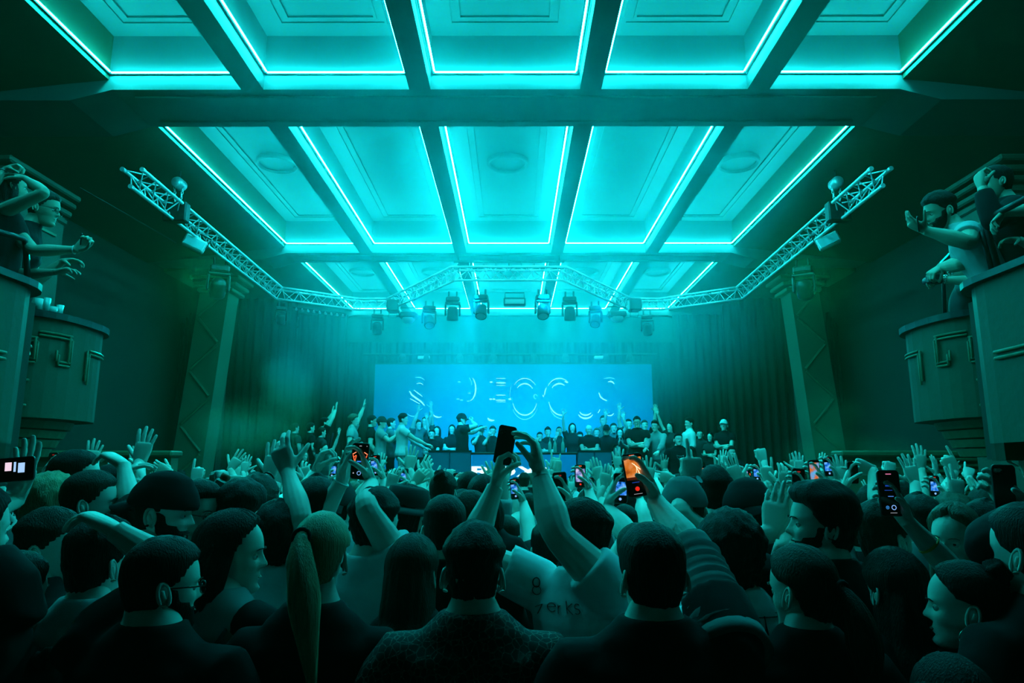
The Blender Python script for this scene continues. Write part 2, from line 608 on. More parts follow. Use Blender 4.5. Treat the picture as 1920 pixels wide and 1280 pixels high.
def stroke(pts, w, m=glint, name='letter_glint'):
    """flat tapering stroke printed on the screen; pts in pixels"""
    q = [sp(*p) for p in pts]
    n = len(q)
    vs, fs = [], []
    for i, p in enumerate(q):
        t = (q[min(n - 1, i + 1)] - q[max(0, i - 1)]).normalized()
        nn = Vector((-t.z, 0, t.x))
        ww = w * 0.0085 * (0.25 + 0.75 * math.sin(PI * (i + 0.5) / n))
        vs += [p + nn * ww, p - nn * ww]
    for i in range(n - 1):
        fs.append((2 * i, 2 * i + 1, 2 * i + 3, 2 * i + 2))
    MB().add(vs, fs).build(name, m, screen)


def arc(cx, cy, rx, ry, a0, a1, w, m=glint):
    n = 18
    stroke([(cx + rx * math.cos(R(a0 + (a1 - a0) * i / n)), cy - ry * math.sin(R(a0 + (a1 - a0) * i / n))) for i in range(n + 1)], w, m)


# S
arc(783, 716, 14, 9, 20, 110, 1.4, glint2); arc(786, 728, 10, 10, 40, 120, 1.3)
stroke([(768, 733), (772, 740), (780, 746), (790, 753), (796, 760)], 3.0); stroke([(769, 747), (778, 752), (787, 757)], 1.4)
stroke([(776, 731), (784, 737), (792, 743)], 1.6); arc(822, 770, 12, 12, 200, 300, 2.2); arc(775, 772, 12, 8, 200, 320, 1.0, glint2)
# P / D
arc(878, 728, 14, 24, -75, 55, 2.6); arc(876, 720, 8, 14, -10, 60, 1.1, glint2)
for p in ((859, 748), (865, 750), (880, 737), (878, 752), (861, 716)):
    stroke([(p[0] - 2.5, p[1]), (p[0], p[1] - 0.5), (p[0] + 2.5, p[1])], 2.2, glint2)
arc(923, 783, 8, 5, 180, 300, 3.5)
# E
for y, w in ((709, 1.3), (717.5, 2.6), (722, 1.2), (740.5, 1.8), (750, 2.4), (753, 1.0)):
    stroke([(930, y), (939, y), (948, y)], w)
for p in ((921, 716), (920, 748), (926, 748), (956, 748)):
    stroke([(p[0] - 2.5, p[1]), (p[0], p[1]), (p[0] + 2.5, p[1])], 3.2)
# O
arc(984, 738, 24, 29, 35, 145, 1.7); arc(984, 738, 17, 19, 30, 145, 2.6)
arc(984, 748, 23, 30, 195, 345, 2.2); arc(984, 752, 25, 34, 205, 335, 1.6, glint2); arc(984, 738, 28, 36, 150, 200, 0.8, glint2)
arc(1004, 743, 3, 4, 0, 300, 1.6, glint2)
# C
arc(1049, 738, 25, 29, 55, 150, 1.8); arc(1049, 738, 17, 19, 55, 145, 2.8); arc(1049, 742, 28, 32, 150, 180, 1.8)
arc(1053, 748, 24, 30, 190, 285, 2.2); arc(1055, 752, 26, 33, 200, 280, 1.5, glint2)
stroke([(1059, 714), (1062, 716), (1065, 717)], 3); stroke([(1018, 740), (1018.5, 742), (1019, 744)], 2)
# last S
arc(1098, 768, 12, 10, 200, 330, 2.6); arc(1098, 773, 14, 11, 200, 340, 3.0); arc(1144, 722, 8, 7, 20, 120, 2.6); arc(1142, 712, 12, 4, 20, 150, 1.2, glint2)
stroke([(1123, 736), (1126, 744), (1131, 748), (1138, 751)], 2.6); arc(1143, 770, 9, 9, 230, 330, 1.8); stroke([(1121, 774), (1123, 771), (1125, 767)], 1.6)

# performers' booth
booth = empty('performers_booth', (0, 15.0, SZ))
tag(booth, 'blue fronted performers\' booth with big white lettering, below the video screen', 'booth')
q0, q1 = W(885, 848, 14.6), W(1080, 848, 14.6)
bx0, bx1 = q0.x, q1.x
bh = q0.z - SZ
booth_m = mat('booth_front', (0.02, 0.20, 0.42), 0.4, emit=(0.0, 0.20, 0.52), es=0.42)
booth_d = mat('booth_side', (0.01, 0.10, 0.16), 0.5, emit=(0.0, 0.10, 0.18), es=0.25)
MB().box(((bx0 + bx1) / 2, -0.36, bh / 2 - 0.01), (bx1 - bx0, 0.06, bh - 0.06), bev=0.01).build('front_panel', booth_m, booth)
MB().box(((bx0 + bx1) / 2, 0.0, bh - 0.02), (bx1 - bx0 + 0.08, 0.8, 0.05), bev=0.012).build('table_top', black_m, booth)
for x in (bx0 + 0.04, bx1 - 0.04):
    MB().box((x, 0.02, bh / 2 - 0.03), (0.06, 0.68, bh - 0.06)).build('side_panel', black_m, booth)
for (xa, xb, nm) in ((805, 843, 0), (845, 883, 0), (1083, 1112, 1), (1114, 1145, 1)):
    a_, c_ = W(xa, 850, 14.7).x, W(xb, 850, 14.7).x
    e = empty('side_riser', ((a_ + c_) / 2, 14.72, SZ))
    tag(e, 'dim blue riser panel %s the lettered booth, %s' % (('left of', 'right of')[nm], ('outer one', 'inner one')[(xa in (845, 1083))]), 'riser', 'dim blue riser panels flanking the booth')
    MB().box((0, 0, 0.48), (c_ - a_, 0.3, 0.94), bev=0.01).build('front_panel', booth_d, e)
    MB().box((0, 0, 0.97), (c_ - a_ + 0.02, 0.34, 0.04)).build('riser_top', black_m, e)
white_em = mat('sign_white', (0.9, 0.9, 0.9), 0.5, emit=(0.75, 0.97, 1.0), es=1.3)


def text(word, size, m, name, parent, M, bold=0.0, ext=0.01, sx=1.0):
    cu = bpy.data.curves.new(name, 'FONT')
    cu.body = word
    cu.size = size
    cu.extrude = ext
    cu.offset = bold
    cu.align_x = 'CENTER'
    cu.resolution_u = 3
    o = bpy.data.objects.new('tmp', cu)
    COL.objects.link(o)
    dg = bpy.context.evaluated_depsgraph_get()
    me = bpy.data.meshes.new_from_object(o.evaluated_get(dg))
    bpy.data.objects.remove(o)
    me.transform(M @ Matrix.Diagonal((sx, 1, 1, 1)))
    me.materials.clear()
    return link(name, me, m, parent)


lz0, lz1 = W(960, 893, 14.6).z - SZ, W(960, 874, 14.6).z - SZ
lh = (lz1 - lz0)
lx0, lx1 = W(884, 880, 14.6).x, W(1052, 880, 14.6).x
lw = (lx1 - lx0)
spans = [(0.0, 0.25), (0.235, 0.50), (0.50, 0.77), (0.74, 1.0)]
for ch, (a_, c_) in zip('ROXY', spans):
    o = text(ch, 1.0, white_em, 'letter', None, Matrix.Identity(4), bold=0.028, ext=0.02)
    xs = [v.co.x for v in o.data.vertices]
    ys = [v.co.y for v in o.data.vertices]
    kx = (c_ - a_) * lw * 0.97 / (max(xs) - min(xs))
    ky = lh / (max(ys) - min(ys))
    M = Matrix.Translation((lx0 + a_ * lw - min(xs) * kx, -0.395, lz0 - min(ys) * ky)) @ Matrix.Rotation(PI / 2, 4, 'X') @ Matrix.Diagonal((kx, ky, 0.5, 1))
    o.data.transform(M)
    o.parent = booth

# bottles and glasses on the booth
glass_m = mat('bottle_glass', (0.25, 0.45, 0.42), 0.15, spec=0.8)
bp_ = [1030, 1040, 1054]
for k, x in enumerate(bp_):
    q = W(x, 846, 15.1)
    o = MB().lathe([(0.001, 0), (0.036, 0), (0.038, 0.01), (0.038, 0.17), (0.03, 0.205), (0.014, 0.235), (0.013, 0.29), (0.016, 0.295), (0.016, 0.31), (0.001, 0.31)], 14).build('bottle', glass_m, smooth=True, loc=(q.x, 14.85 + 0.1 * (k % 2), SZ + bh + 0.006))
    tag(o, 'small clear bottle on the booth top, %s of the three' % ('first', 'middle', 'last')[k], 'bottle', 'bottles on the booth')

# leaning proscenium pilasters with stepped capitals
for s in (-1, 1):
    e = empty('leaning_pilaster', (s * 7.15, 15.72, 0))
    tag(e, ('tall leaning plaster pilaster with diagonal bands, beside the drifting smoke' if s < 0 else 'tall leaning plaster pilaster with diagonal bands, above the low wall without smoke'), 'pilaster', 'leaning pilasters at the stage front')
    zt = 6.35
    def P_(x, z):       # local x offset at height z
        return s * (0.18 - 0.5 * (z / zt))
    vs = []
    for z in (0, zt):
        c = P_(0, z)
        w = 0.36 if z == 0 else 0.33
        vs += [(c - w, -0.3, z), (c + w, -0.3, z), (c + w, 0.3, z), (c - w, 0.3, z)]
    MB().add(vs, [(0, 1, 5, 4), (1, 2, 6, 5), (2, 3, 7, 6), (3, 0, 4, 7), (3, 2, 1, 0), (4, 5, 6, 7)]).build('shaft', plaster, e)
    for k in range(7):      # diagonal raised bands across the face
        z0 = 1.6 + k * 0.62
        c0, c1 = P_(0, z0), P_(0, z0 + 0.55)
        a = 0.26 * (1 if k % 2 else -1)
        MB().tube([(c0 + a, -0.315, z0), (c1 - a, -0.315, z0 + 0.55)], 0.035, 6).build('diagonal_band', relief_m, e)
    for k in range(3):
        MB().box((P_(0, zt) * 1.0, 0, zt - 0.42 + 0.14 * k), (0.84 + 0.16 * k, 0.72 + 0.1 * k, 0.09), bev=0.02).build('capital_step', relief_m, e)
    # fluted panel beside the shaft on the outer side
    for k in range(3):
        MB().box((s * (0.42 + 0.08 * k), 0.15, 4.3), (0.05, 0.12, 2.4 - 0.25 * k), bev=0.015).build('flute', darkwall, e)
# side returns between pilaster and wings
for s, nm in ((-1, 'wall_proscenium_left'), (1, 'wall_proscenium_right')):
    struct(MB().box((s * 7.35, 16.4, 3.3), (0.9, 0.3, 6.6)).build(nm, darkwall))

# low panelled wall band across both side aisles, with a louvred vent
for s, nm in ((-1, 'wall_low_left'), (1, 'wall_low_right')):
    w_ = struct(MB().box((s * 6.15, 9.6, 1.02), (3.1, 0.2, 2.04)).build(nm, plaster))
    MB().box((s * 6.15, 9.56, 2.08), (3.2, 0.34, 0.08), bev=0.02).build('capping', relief_m, w_)
    for k in range(3):
        MB().box((s * (5.2 + k * 0.95), 9.49, 1.15), (0.8, 0.03, 1.5), bev=0.01).build('wall_panel', plaster, w_)
lv = empty('louvred_vent', (6.05, 9.42, 1.58))
tag(lv, 'wide louvred vent in the low wall under the right balconies', 'vent')
for z in (-0.02, 0.42):
    MB().box((0, 0, z), (1.15, 0.1, 0.04), bev=0.01).build('vent_frame', relief_m, lv)
for x in (-0.56, 0.56):
    MB().box((x, 0, 0.2), (0.05, 0.1, 0.44), bev=0.01).build('vent_frame', relief_m, lv)
MB().box((0, 0.04, 0.2), (1.1, 0.02, 0.42)).build('backing', darkwall, lv)
for k in range(5):
    M = Matrix.Translation((0, -0.01, 0.035 + 0.078 * k)) @ Matrix.Rotation(R(35), 4, 'X')
    MB().box((0, 0, 0), (1.08, 0.06, 0.014), M).build('slat', relief_m, lv)
# ---------------------------------------------------------------- truss
ZT = HC + 3.9
TP = [(-5.18, 8.9), (-5.38, 15.35), (-3.75, 16.5), (-2.95, 16.5), (-1.12, 13.75), (1.12, 13.75), (2.95, 16.5), (3.75, 16.5), (5.38, 15.35), (5.18, 8.9)]
truss = empty('lighting_truss', (0, 14, ZT))
tag(truss, 'long angular aluminium lighting truss hanging round the hall below the coffers', 'truss')
TW, TH = 0.27, 0.25
tr_bm = []
nb = 0


def offs(i):
    """mitred side vector at truss corner i"""
    p = Vector((*TP[i], 0))
    d = []
    if i > 0:
        d.append((p - Vector((*TP[i - 1], 0))).normalized())
    if i < len(TP) - 1:
        d.append((Vector((*TP[i + 1], 0)) - p).normalized())
    t = sum(d, Vector()).normalized()
    n = Vector((-t.y, t.x, 0))
    k = 1 / max(0.3, n.dot(Vector((-d[0].y, d[0].x, 0))))
    return n * k * TW / 2


def tube_obj(a, c, r, name, m, parent, n=6):
    o = MB().tube([Vector(a), Vector(c)], r, n).build(name, m, parent, smooth=True)
    return o


O = Vector((0, -14, -ZT))
for i in range(len(TP) - 1):
    a, c = Vector((*TP[i], ZT)), Vector((*TP[i + 1], ZT))
    oa, oc = offs(i), offs(i + 1)
    up = Vector((0, 0, TH / 2))
    A = [a + oa + up, a - oa + up, a - up]
    C = [c + oc + up, c - oc + up, c - up]
    for k in range(3):
        tube_obj(A[k] + O, C[k] + O, 0.026, 'chord', alu, truss, 8)
    L = (c - a).length
    n = max(2, int(L / 0.36))
    for j in range(n):
        t0, t1, tm = j / n, (j + 1) / n, (j + 0.5) / n
        for (p, q) in ((0, 1), (1, 2), (2, 0)):
            if nb >= 280:
                continue
            nb += 1
            P0 = A[p].lerp(C[p], t0)
            P1 = A[q].lerp(C[q], tm)
            P2 = A[p].lerp(C[p], t1)
            MB().tube([P0 + O, P1 + O, P2 + O], 0.0105, 5).build('brace', alu, truss)
for i in (0, 1, 3, 4, 5, 6, 8, 9):     # end and corner plates
    a = Vector((*TP[i], ZT))
    if i in (0, 9):
        for v in (offs(i) + Vector((0, 0, TH / 2)), -offs(i) + Vector((0, 0, TH / 2)), Vector((0, 0, -TH / 2))):
            MB().tube([a + v + O + Vector((0, -0.04, 0)), a + v + O + Vector((0, 0.02, 0))], 0.033, 10).build('coupler', alu, truss)
# hanging batten over the middle of the truss
bt = empty('hanging_batten', (0, 14.3, HC + 4.2))
tag(bt, 'short dark batten hanging across the middle above the truss', 'batten')
for z in (0, 0.14):
    MB().tube([(-1.2, 0, z), (1.2, 0, z)], 0.03, 8).build('pipe', blackmetal, bt)
for k in range(9):
    MB().box((-1.1 + k * 0.275, 0, 0.07), (0.03, 0.03, 0.14)).build('rung', blackmetal, bt)
for x in (-1.1, 1.1):
    MB().tube([(x, 0, 0.14), (x, 0, 0.5)], 0.012, 6).build('hanger', blackmetal, bt)
# chain hoists
for (x, y, nm) in ((-5.2, 10.2, 'at its near end above the white flood lamp'), (5.2, 10.2, 'at its near end above the small wash lamp')):
    h_ = empty('chain_hoist', (x, y, ZT))
    tag(h_, 'chain hoist carrying the truss %s' % nm, 'hoist', 'chain hoists holding the truss')
    MB().lathe([(0.001, 0), (0.075, 0), (0.09, 0.03), (0.09, 0.19), (0.075, 0.22), (0.001, 0.22)], 16, Matrix.Translation((0, 0.0, 0.48)) @ Matrix.Rotation(PI / 2, 4, 'X') @ Matrix.Translation((0, 0, -0.11))).build('motor', alu if y < 12 else blackmetal, h_, smooth=True)
    ch = MB()
    for k in range(2):
        for j in range(9):
            M = Matrix.Translation(((-0.07, 0.07)[k] * (1 - j / 12), 0, 0.42 - j * 0.045)) @ Matrix.Rotation(PI / 2 * (j % 2), 4, 'Z')
            ring = [M @ Vector((0.016 * math.cos(a), 0, 0.028 * math.sin(a))) for a in [2 * PI * q / 8 for q in range(9)]]
            ch.tube(ring, 0.006, 4)
    tag(ch.build('chain', alu, h_), kind='stuff')
    MB().tube([(0, 0, 0.58), (0, 0, 0.98 if abs(x) < 5 else 0.78)], 0.014, 6).build('hook_rod', blackmetal, h_)
    MB().box((0, 0, 0.0), (0.36, 0.16, 0.32), bev=0.02).build('truss_clamp', blackmetal, h_)


def moving_head(px, py, Y, label, hpx=50, pan=0.0, tilt=0.0, kind=0, lit=None):
    """top of base at pixel (px, py)"""
    p = W(px, py, Y)
    e = empty('moving_head_lamp', p, pan)
    tag(e, label, 'stage light', 'moving head lamps hanging from the truss')
    sc = hpx * Y / 1280 / 0.62
    S = Matrix.Diagonal((sc, sc, sc, 1))
    MB().box((0, 0, -0.07), (0.34, 0.26, 0.13), S, bev=0.03).build('base', black_m, e)
    MB().box((0, -0.132, -0.07), (0.16, 0.01, 0.05), S).build('display', blackmetal, e)
    b = MB()
    for s in (-1, 1):
        b.box((s * 0.175, 0, -0.33), (0.05, 0.13, 0.3), S, bev=0.02)
    b.box((0, 0, -0.16), (0.38, 0.16, 0.05), S, bev=0.015)
    b.build('yoke', black_m, e)
    M = S @ Matrix.Translation((0, 0, -0.40)) @ Matrix.Rotation(tilt, 4, 'X')
    b = MB()
    b.lathe([(0.001, 0.16), (0.08, 0.155), (0.12, 0.12), (0.135, 0.05), (0.135, -0.08), (0.145, -0.12), (0.14, -0.19), (0.12, -0.19)], 20, M)
    hd_ = b.build('head', black_m, e, smooth=True)
    MB().lathe([(0.122, -0.18), (0.07, -0.165), (0.001, -0.16)], 20, M).build('lens', MATS['lens'], hd_, smooth=True)
    for s in (-1, 1):
        MB().tube([S @ Vector((s * 0.1, 0, 0.0)), S @ Vector((s * 0.1, 0, 0.14))], 0.022, 6).build('clamp', blackmetal, e)
    return e


mat('lens', (0.35, 0.6, 0.65), 0.08, spec=1.0)
mat('lens_lit', (0.3, 0.5, 0.6), 0.1, emit=(0.1, 0.6, 1.0), es=5.0)
names = [
    (708, 589, 16.0, 40, 0.2, 0.5, 'outermost moving head hanging below the left bend of the truss'),
    (805, 574, 15.6, 44, 0.3, -0.6, 'third moving head from the left end of the hanging row, turned askew'),
    (849, 557, 14.2, 48, 0.1, 0.3, 'fourth moving head from the left, round lens facing down'),
    (903, 553, 13.7, 48, -0.1, -0.5, 'moving head just left of the central flat panel, bright rimmed lens'),
    (1017, 553, 13.7, 48, 0.1, -0.5, 'moving head just right of the central flat panel'),
    (1068, 557, 14.2, 48, -0.1, 0.3, 'second moving head right of the central flat panel'),
    (1116, 574, 15.4, 42, -0.3, -0.6, 'third moving head right of the central flat panel, tilted lens'),
    (1213, 591, 16.0, 40, -0.2, 0.5, 'outermost moving head hanging below the right bend of the truss')]
for px, py, Y, h, pan, tl, lb in names:
    moving_head(px, py, Y, lb, h, pan, tl)
for (px, py, Y, lb) in ((766, 592, 16.3, 'wide dark lamp lying level between the two leftmost moving heads'), (1157, 590, 16.3, 'wide dark lamp lying level between the two rightmost moving heads')):
    p = W(px, py, Y)
    e = empty('wash_lamp', p)
    tag(e, lb, 'stage light')
    MB().box((0, 0, 0.0), (0.44, 0.3, 0.16), bev=0.05).build('housing', black_m, e)
    MB().lathe([(0.001, -0.2), (0.1, -0.19), (0.16, -0.13), (0.17, -0.08)], 18, Matrix.Translation((0, 0, 0.02))).build('reflector', alu, e, smooth=True)
    MB().tube([(-0.22, 0, 0), (-0.22, 0, 0.2), (0.22, 0, 0.2), (0.22, 0, 0)], 0.014, 6).build('yoke', blackmetal, e)
p = W(965, 566, 13.9)
e = empty('flat_panel_lamp', p)
tag(e, 'flat rectangular panel lamp hanging at the centre of the truss', 'stage light')
MB().box((0, 0, 0), (0.46, 0.16, 0.17), bev=0.02).build('housing', blackmetal, e)
MB().box((0, -0.088, -0.01), (0.4, 0.012, 0.1), bev=0.004).build('front_lens', alu, e)
for k in range(5):
    MB().box((0, -0.096, -0.05 + 0.02 * k), (0.4, 0.006, 0.004)).build('louvre', blackmetal, e)
MB().tube([(-0.2, 0, 0.08), (-0.2, 0, 0.2), (0.2, 0, 0.2), (0.2, 0, 0.08)], 0.012, 6).build('yoke', blackmetal, e)
for (px, py, Y, lb) in ((738, 574, 16.2, 'black cluster box clamped at the left bend of the truss'), (1190, 572, 16.2, 'black cluster box clamped at the right bend of the truss')):
    e = empty('cable_box', W(px, py, Y))
    tag(e, lb, 'box')
    MB().box((0, 0, 0), (0.3, 0.34, 0.3), bev=0.03).build('housing', black_m, e)
    MB().tube([(-0.1, 0, -0.15), (-0.12, 0, -0.28), (0.06, 0, -0.3), (0.1, 0, -0.15)], 0.012, 6).build('cable', blackmetal, e, smooth=True)
# white flood lamps by the near ends of the truss
for (px, py, Y, s, lb) in ((365, 457, 11.0, 1, 'pale rectangular flood lamp under the near left stretch of truss'), (1553, 452, 11.0, -1, 'pale rectangular flood lamp under the near right stretch of truss')):
    e = empty('flood_lamp', W(px, py, Y), R(25 * s))
    tag(e, lb, 'stage light')
    M = Matrix.Rotation(R(22 * s), 4, 'Y')
    MB().box((0, 0, 0), (0.36, 0.14, 0.2), M, bev=0.02).build('housing', alu, e)
    MB().box((0, -0.075, 0), (0.3, 0.01, 0.15), M).build('front_glass', MATS['lens'], e)
    MB().tube([M @ Vector((-0.19, 0, 0)), M @ Vector((-0.19, 0.02, 0.2)), M @ Vector((0.19, 0.02, 0.2)), M @ Vector((0.19, 0, 0))], 0.012, 6).build('yoke', blackmetal, e)
    for k in range(3):
        MB().box((0, 0.085, -0.06 + 0.06 * k), (0.3, 0.03, 0.012), M).build('fin', blackmetal, e)
# big moving heads in front of the pilaster tops
moving_head(412, 498, 12.4, 'large dim moving head in front of the left leaning pilaster', 66, 0.5, 0.9)
moving_head(1505, 500, 12.4, 'large dim moving head in front of the right leaning pilaster, lens aglow', 66, -0.5, 0.9)
moving_head(528, 575, 15.0, 'dim moving head under the left corner of the truss, before the wing', 36, 0.3, 0.6)
# row of little lamps along the left corner of the truss
e = empty('lamp_bar', W(600, 583, 15.8))
tag(e, 'thin bar of tiny lamps under the left corner of the truss', 'stage light')
MB().box((0, 0, 0), (1.3, 0.06, 0.05), Matrix.Rotation(R(8), 4, 'Y'), bev=0.01).build('bar', blackmetal, e)
for k in range(9):
    MB().lathe([(0.001, -0.07), (0.035, -0.06), (0.035, 0.0)], 10, Matrix.Rotation(R(8), 4, 'Y') @ Matrix.Translation((-0.56 + 0.14 * k, 0, 0))).build('lamp', alu, e, smooth=True)
# small rear batten with dim lamps over the screen
e = empty('rear_batten', (0, 20.2, HC + 3.25))
tag(e, 'thin dark batten with small lamps hanging above the video screen', 'batten')
MB().tube([(-4.4, 0, 0), (4.4, 0, 0)], 0.03, 8).build('pipe', blackmetal, e)
for px, big in ((755, 0), (795, 1), (800, 0), (862, 0), (925, 0), (1000, 0), (1060, 0), (1125, 1), (1135, 0), (1180, 0)):
    x = W(px, 660, 20.2).x
    if big:
        MB().box((x, 0, -0.1), (0.36, 0.14, 0.1), bev=0.02).build('box_lamp', alu, e)
    else:
        l_ = MB().lathe([(0.001, 0.0), (0.08, 0.0), (0.11, -0.1), (0.11, -0.24), (0.09, -0.25)], 14, Matrix.Translation((x, 0, 0))).build('can', black_m, e, smooth=True)
        MB().lathe([(0.09, -0.24), (0.001, -0.235)], 14, Matrix.Translation((x, 0, 0))).build('lens', MATS['lens'], l_)
# rail cable between balcony and truss
cb = MB().tube([W(150, 352, 8.2), W(235, 400, 9.4), W(330, 455, 11.0)], 0.008, 5).build('stay_cable', blackmetal, smooth=True)
tag(cb, 'thin slanting stay cable above the left balconies', 'cable')


# ---------------------------------------------------------------- balconies
def key_relief(path, origin, ux, uz, parent, m=None):
    """double rounded bar along a greek key path; path in face coordinates"""
    for off in (-0.022, 0.022):
        pts = []
        n = len(path)
        for i, (a, c) in enumerate(path):
            d = []
            if i:
                d.append(Vector((a - path[i - 1][0], c - path[i - 1][1])).normalized())
            if i < n - 1:
                d.append(Vector((path[i + 1][0] - a, path[i + 1][1] - c)).normalized())
            nn = sum((Vector((-q.y, q.x)) for q in d), Vector((0, 0)))
            nn = nn / (1 + d[0].dot(d[-1])) if len(d) > 1 else nn
            pts.append(origin(a + nn.x * off, c + nn.y * off))
        b = MB()
        for i in range(n - 1):
            b.tube([pts[i], pts[i + 1]], 0.013, 6, True, True)
        b.build('key_moulding', relief_m, parent, smooth=True)


mat('shaded_plaster', (0.02, 0.045, 0.025), 0.7, noise_scale=2, noise_amt=0.2, bump=0.1)  # plaster colour darkened where the balcony pilasters stand in shade


def balcony(s, rz_, labels):
    # near box: side runs along the hall, rounded at the stage end
    fx, fy0, fy1 = s * 3.47, 2.9, 5.1
    rim, bot = HC + 1.34, HC + 0.03
    e = empty('balcony_box', (fx, 4.2, bot))
    tag(e, labels[0], 'balcony')
    Oo = Vector((-fx, -4.2, -bot))
    poly = [(s * 7.7, fy0), (fx, fy0)]
    for k in range(7):
        a = R(90 * k / 6)
        poly.append((fx + s * 0.45 * (1 - math.cos(a)), fy1 - 0.35 + 0.45 * math.sin(a)))
    poly += [(s * 7.7, fy1 + 0.1)]
    if s < 0:
        poly = poly[::-1]
    pl = [(x + Oo.x, y + Oo.y) for x, y in poly]
    # parapet as a thick wall band, floor slab under it
    def wall_band(z0, z1, grow, name, m, th=0.14):
        b = MB()
        cx = s * 7.7 + Oo.x
        outer = [(x + (-s * grow if abs(x - cx) > 0.01 else 0), y + (grow if y > 0 else 0)) for x, y in pl]
        inner = [(x + (s * th if abs(x - cx) > 0.01 else 0), y - (th if y > 0.2 else -0)) for x, y in pl]
        n = len(pl)
        vs = [(x, y, z0) for x, y in outer] + [(x, y, z1) for x, y in outer] + [(x, y, z0) for x, y in inner] + [(x, y, z1) for x, y in inner]
        fs = []
        for i in range(n - 1):
            fs += [(i, i + 1, i + 1 + n, i + n), (i + 2 * n, i + 3 * n, i + 1 + 3 * n, i + 1 + 2 * n), (i + n, i + 1 + n, i + 1 + 3 * n, i + 3 * n), (i, i + 2 * n, i + 1 + 2 * n, i + 1)]
        b.add(vs, fs)
        return b.build(name, m, e)
    wall_band(0, rim - bot - 0.05, 0.0, 'parapet', balc_m)
    wall_band(rim - bot - 0.05, rim - bot, 0.05, 'rim', blackmetal, 0.2)
    MB().prism(pl, 0, 0.12).build('deck', balc_m, e)
    # greek key and a vertical motif on the side face
    og = lambda a, c: Vector((-s * 0.012, a, c))
    zc = 0.72
    key_relief([(0.52, zc), (0.02, zc), (0.02, zc - 0.2), (-0.13, zc - 0.2), (-0.13, zc - 0.08), (-0.05, zc - 0.08)], og, None, None, e)
    key_relief([(-0.1, zc + 0.28), (-0.1, zc + 0.1), (-0.4, zc + 0.1), (-0.4, zc + 0.28)], og, None, None, e)
    # recessed stepped niche under the near end
    for k in range(4):
        MB().box((-s * 0.02, -0.62, 0.02 + 0.09 * k), (0.06, 0.5 - 0.03 * k, 0.07), bev=0.012).build('niche_step', relief_m, e)
    # dark panel added to fill the shaded gap between the boxes
    MB().box((s * 1.15, 1.10, 0.64), (1.6, 0.3, 1.26)).build('gap_filler', darkwall, e)
    # far drum
    d = empty('balcony_drum', (s * 5.3, 6.45, HC + 0.15))
    tag(d, labels[1], 'balcony')
    def ell(rx, ry, n=26):
        pts = []
        for k in range(n + 1):
            a = R(-95 + 190 * k / n)
            x = -s * rx * math.copysign(abs(math.cos(a)) ** 0.75, math.cos(a))
            y = ry * math.copysign(abs(math.sin(a)) ** 0.75, math.sin(a))
            pts.append((x, y))
        return pts
    def band(z0, z1, rx, ry, name, m, th=0.12, grow_top=0.0):
        o_ = ell(rx, ry)
        t_ = ell(rx + grow_top, ry + grow_top)
        i_ = ell(rx - th, ry - th)
        n = len(o_)
        vs = [(x, y, z0) for x, y in o_] + [(x, y, z1) for x, y in t_] + [(x, y, z0) for x, y in i_] + [(x, y, z1) for x, y in i_]
        fs = []
        for i in range(n - 1):
            fs += [(i, i + 1, i + 1 + n, i + n), (i + 2 * n, i + 3 * n, i + 1 + 3 * n, i + 1 + 2 * n), (i + n, i + 1 + n, i + 1 + 3 * n, i + 3 * n), (i, i + 2 * n, i + 1 + 2 * n, i + 1)]
        if s < 0:
            fs = [f[::-1] for f in fs]
        return MB().add(vs, fs).build(name, m, d, smooth=False)
    zr = 1.21
    band(0.26, zr - 0.06, 1.28, 0.82, 'parapet', balc_m)
    band(zr - 0.06, zr, 1.33, 0.87, 'rim', blackmetal, 0.18)
    MB().prism(ell(1.2, 0.74), 0.26, 0.36).build('deck', balc_m, d)
    for k in range(4):
        z1 = 0.25 - 0.085 * k
        band(z1 - 0.07, z1, 1.08 - 0.05 * k, 0.70 - 0.05 * k, 'bracket_step', relief_m, 0.4, 0.025)
    def og2(a, c):
        # a = angle across the drum face
        an = R(a)
        x = -s * (1.295) * math.copysign(abs(math.cos(an)) ** 0.75, math.cos(an))
        y = 0.835 * math.copysign(abs(math.sin(an)) ** 0.75, math.sin(an))
        return Vector((x, y, c))
    for rowz in ([(-62, 0.84), (-36, 0.84), (-36, 0.74), (-29, 0.74), (-29, 0.93), (-40, 0.93)], [(-29, 0.99), (-8, 0.99), (-8, 0.74), (-16, 0.74), (-16, 0.84)], [(2, 0.6), (2, 0.9), (22, 0.9)]):
        for dz in (0, 0.032):
            b = MB()
            for i in range(len(rowz) - 1):
                (a0, c0), (a1, c1) = rowz[i], rowz[i + 1]
                seg = max(1, int(abs(a1 - a0) / 5))
                b.tube([og2(a0 + (a1 - a0) * k / seg, c0 + (c1 - c0) * k / seg + dz) + Vector((0, -dz * (c0 != c1), 0)) for k in range(seg + 1)], 0.012, 5, True, True)
            b.build('key_moulding', relief_m, d, smooth=True)
    for a in (-40, -34):
        b = MB()
        b.tube([og2(a, 0.36), og2(a, 0.58)], 0.012, 6, True, True)
        b.build('vertical_bar', relief_m, d, smooth=True)
    for c in (0.36, 0.58):
        MB().tube([og2(-43, c), og2(-31, c)], 0.014, 6, True, True).build('cross_bar', relief_m, d, smooth=True)
    # pilaster behind the boxes with a stepped capital
    q = empty('box_pilaster', (s * 6.5, 8.2, 0))
    tag(q, labels[2], 'pilaster')
    MB().box((0, 0, 2.6), (1.1, 1.1, 5.2)).build('shaft', MATS['shaded_plaster'], q)
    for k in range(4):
        MB().box((0, 0, 5.14 + 0.12 * k), (1.16 + 0.06 * k, 1.16 + 0.06 * k, 0.08), bev=0.02).build('capital_step', MATS['shaded_plaster'], q)
    for k in range(2):
        MB().box((-s * 0.56, 0, 3.6 + k * 1.3), (0.03, 0.8, 0.03)).build('panel_bead', relief_m, q)


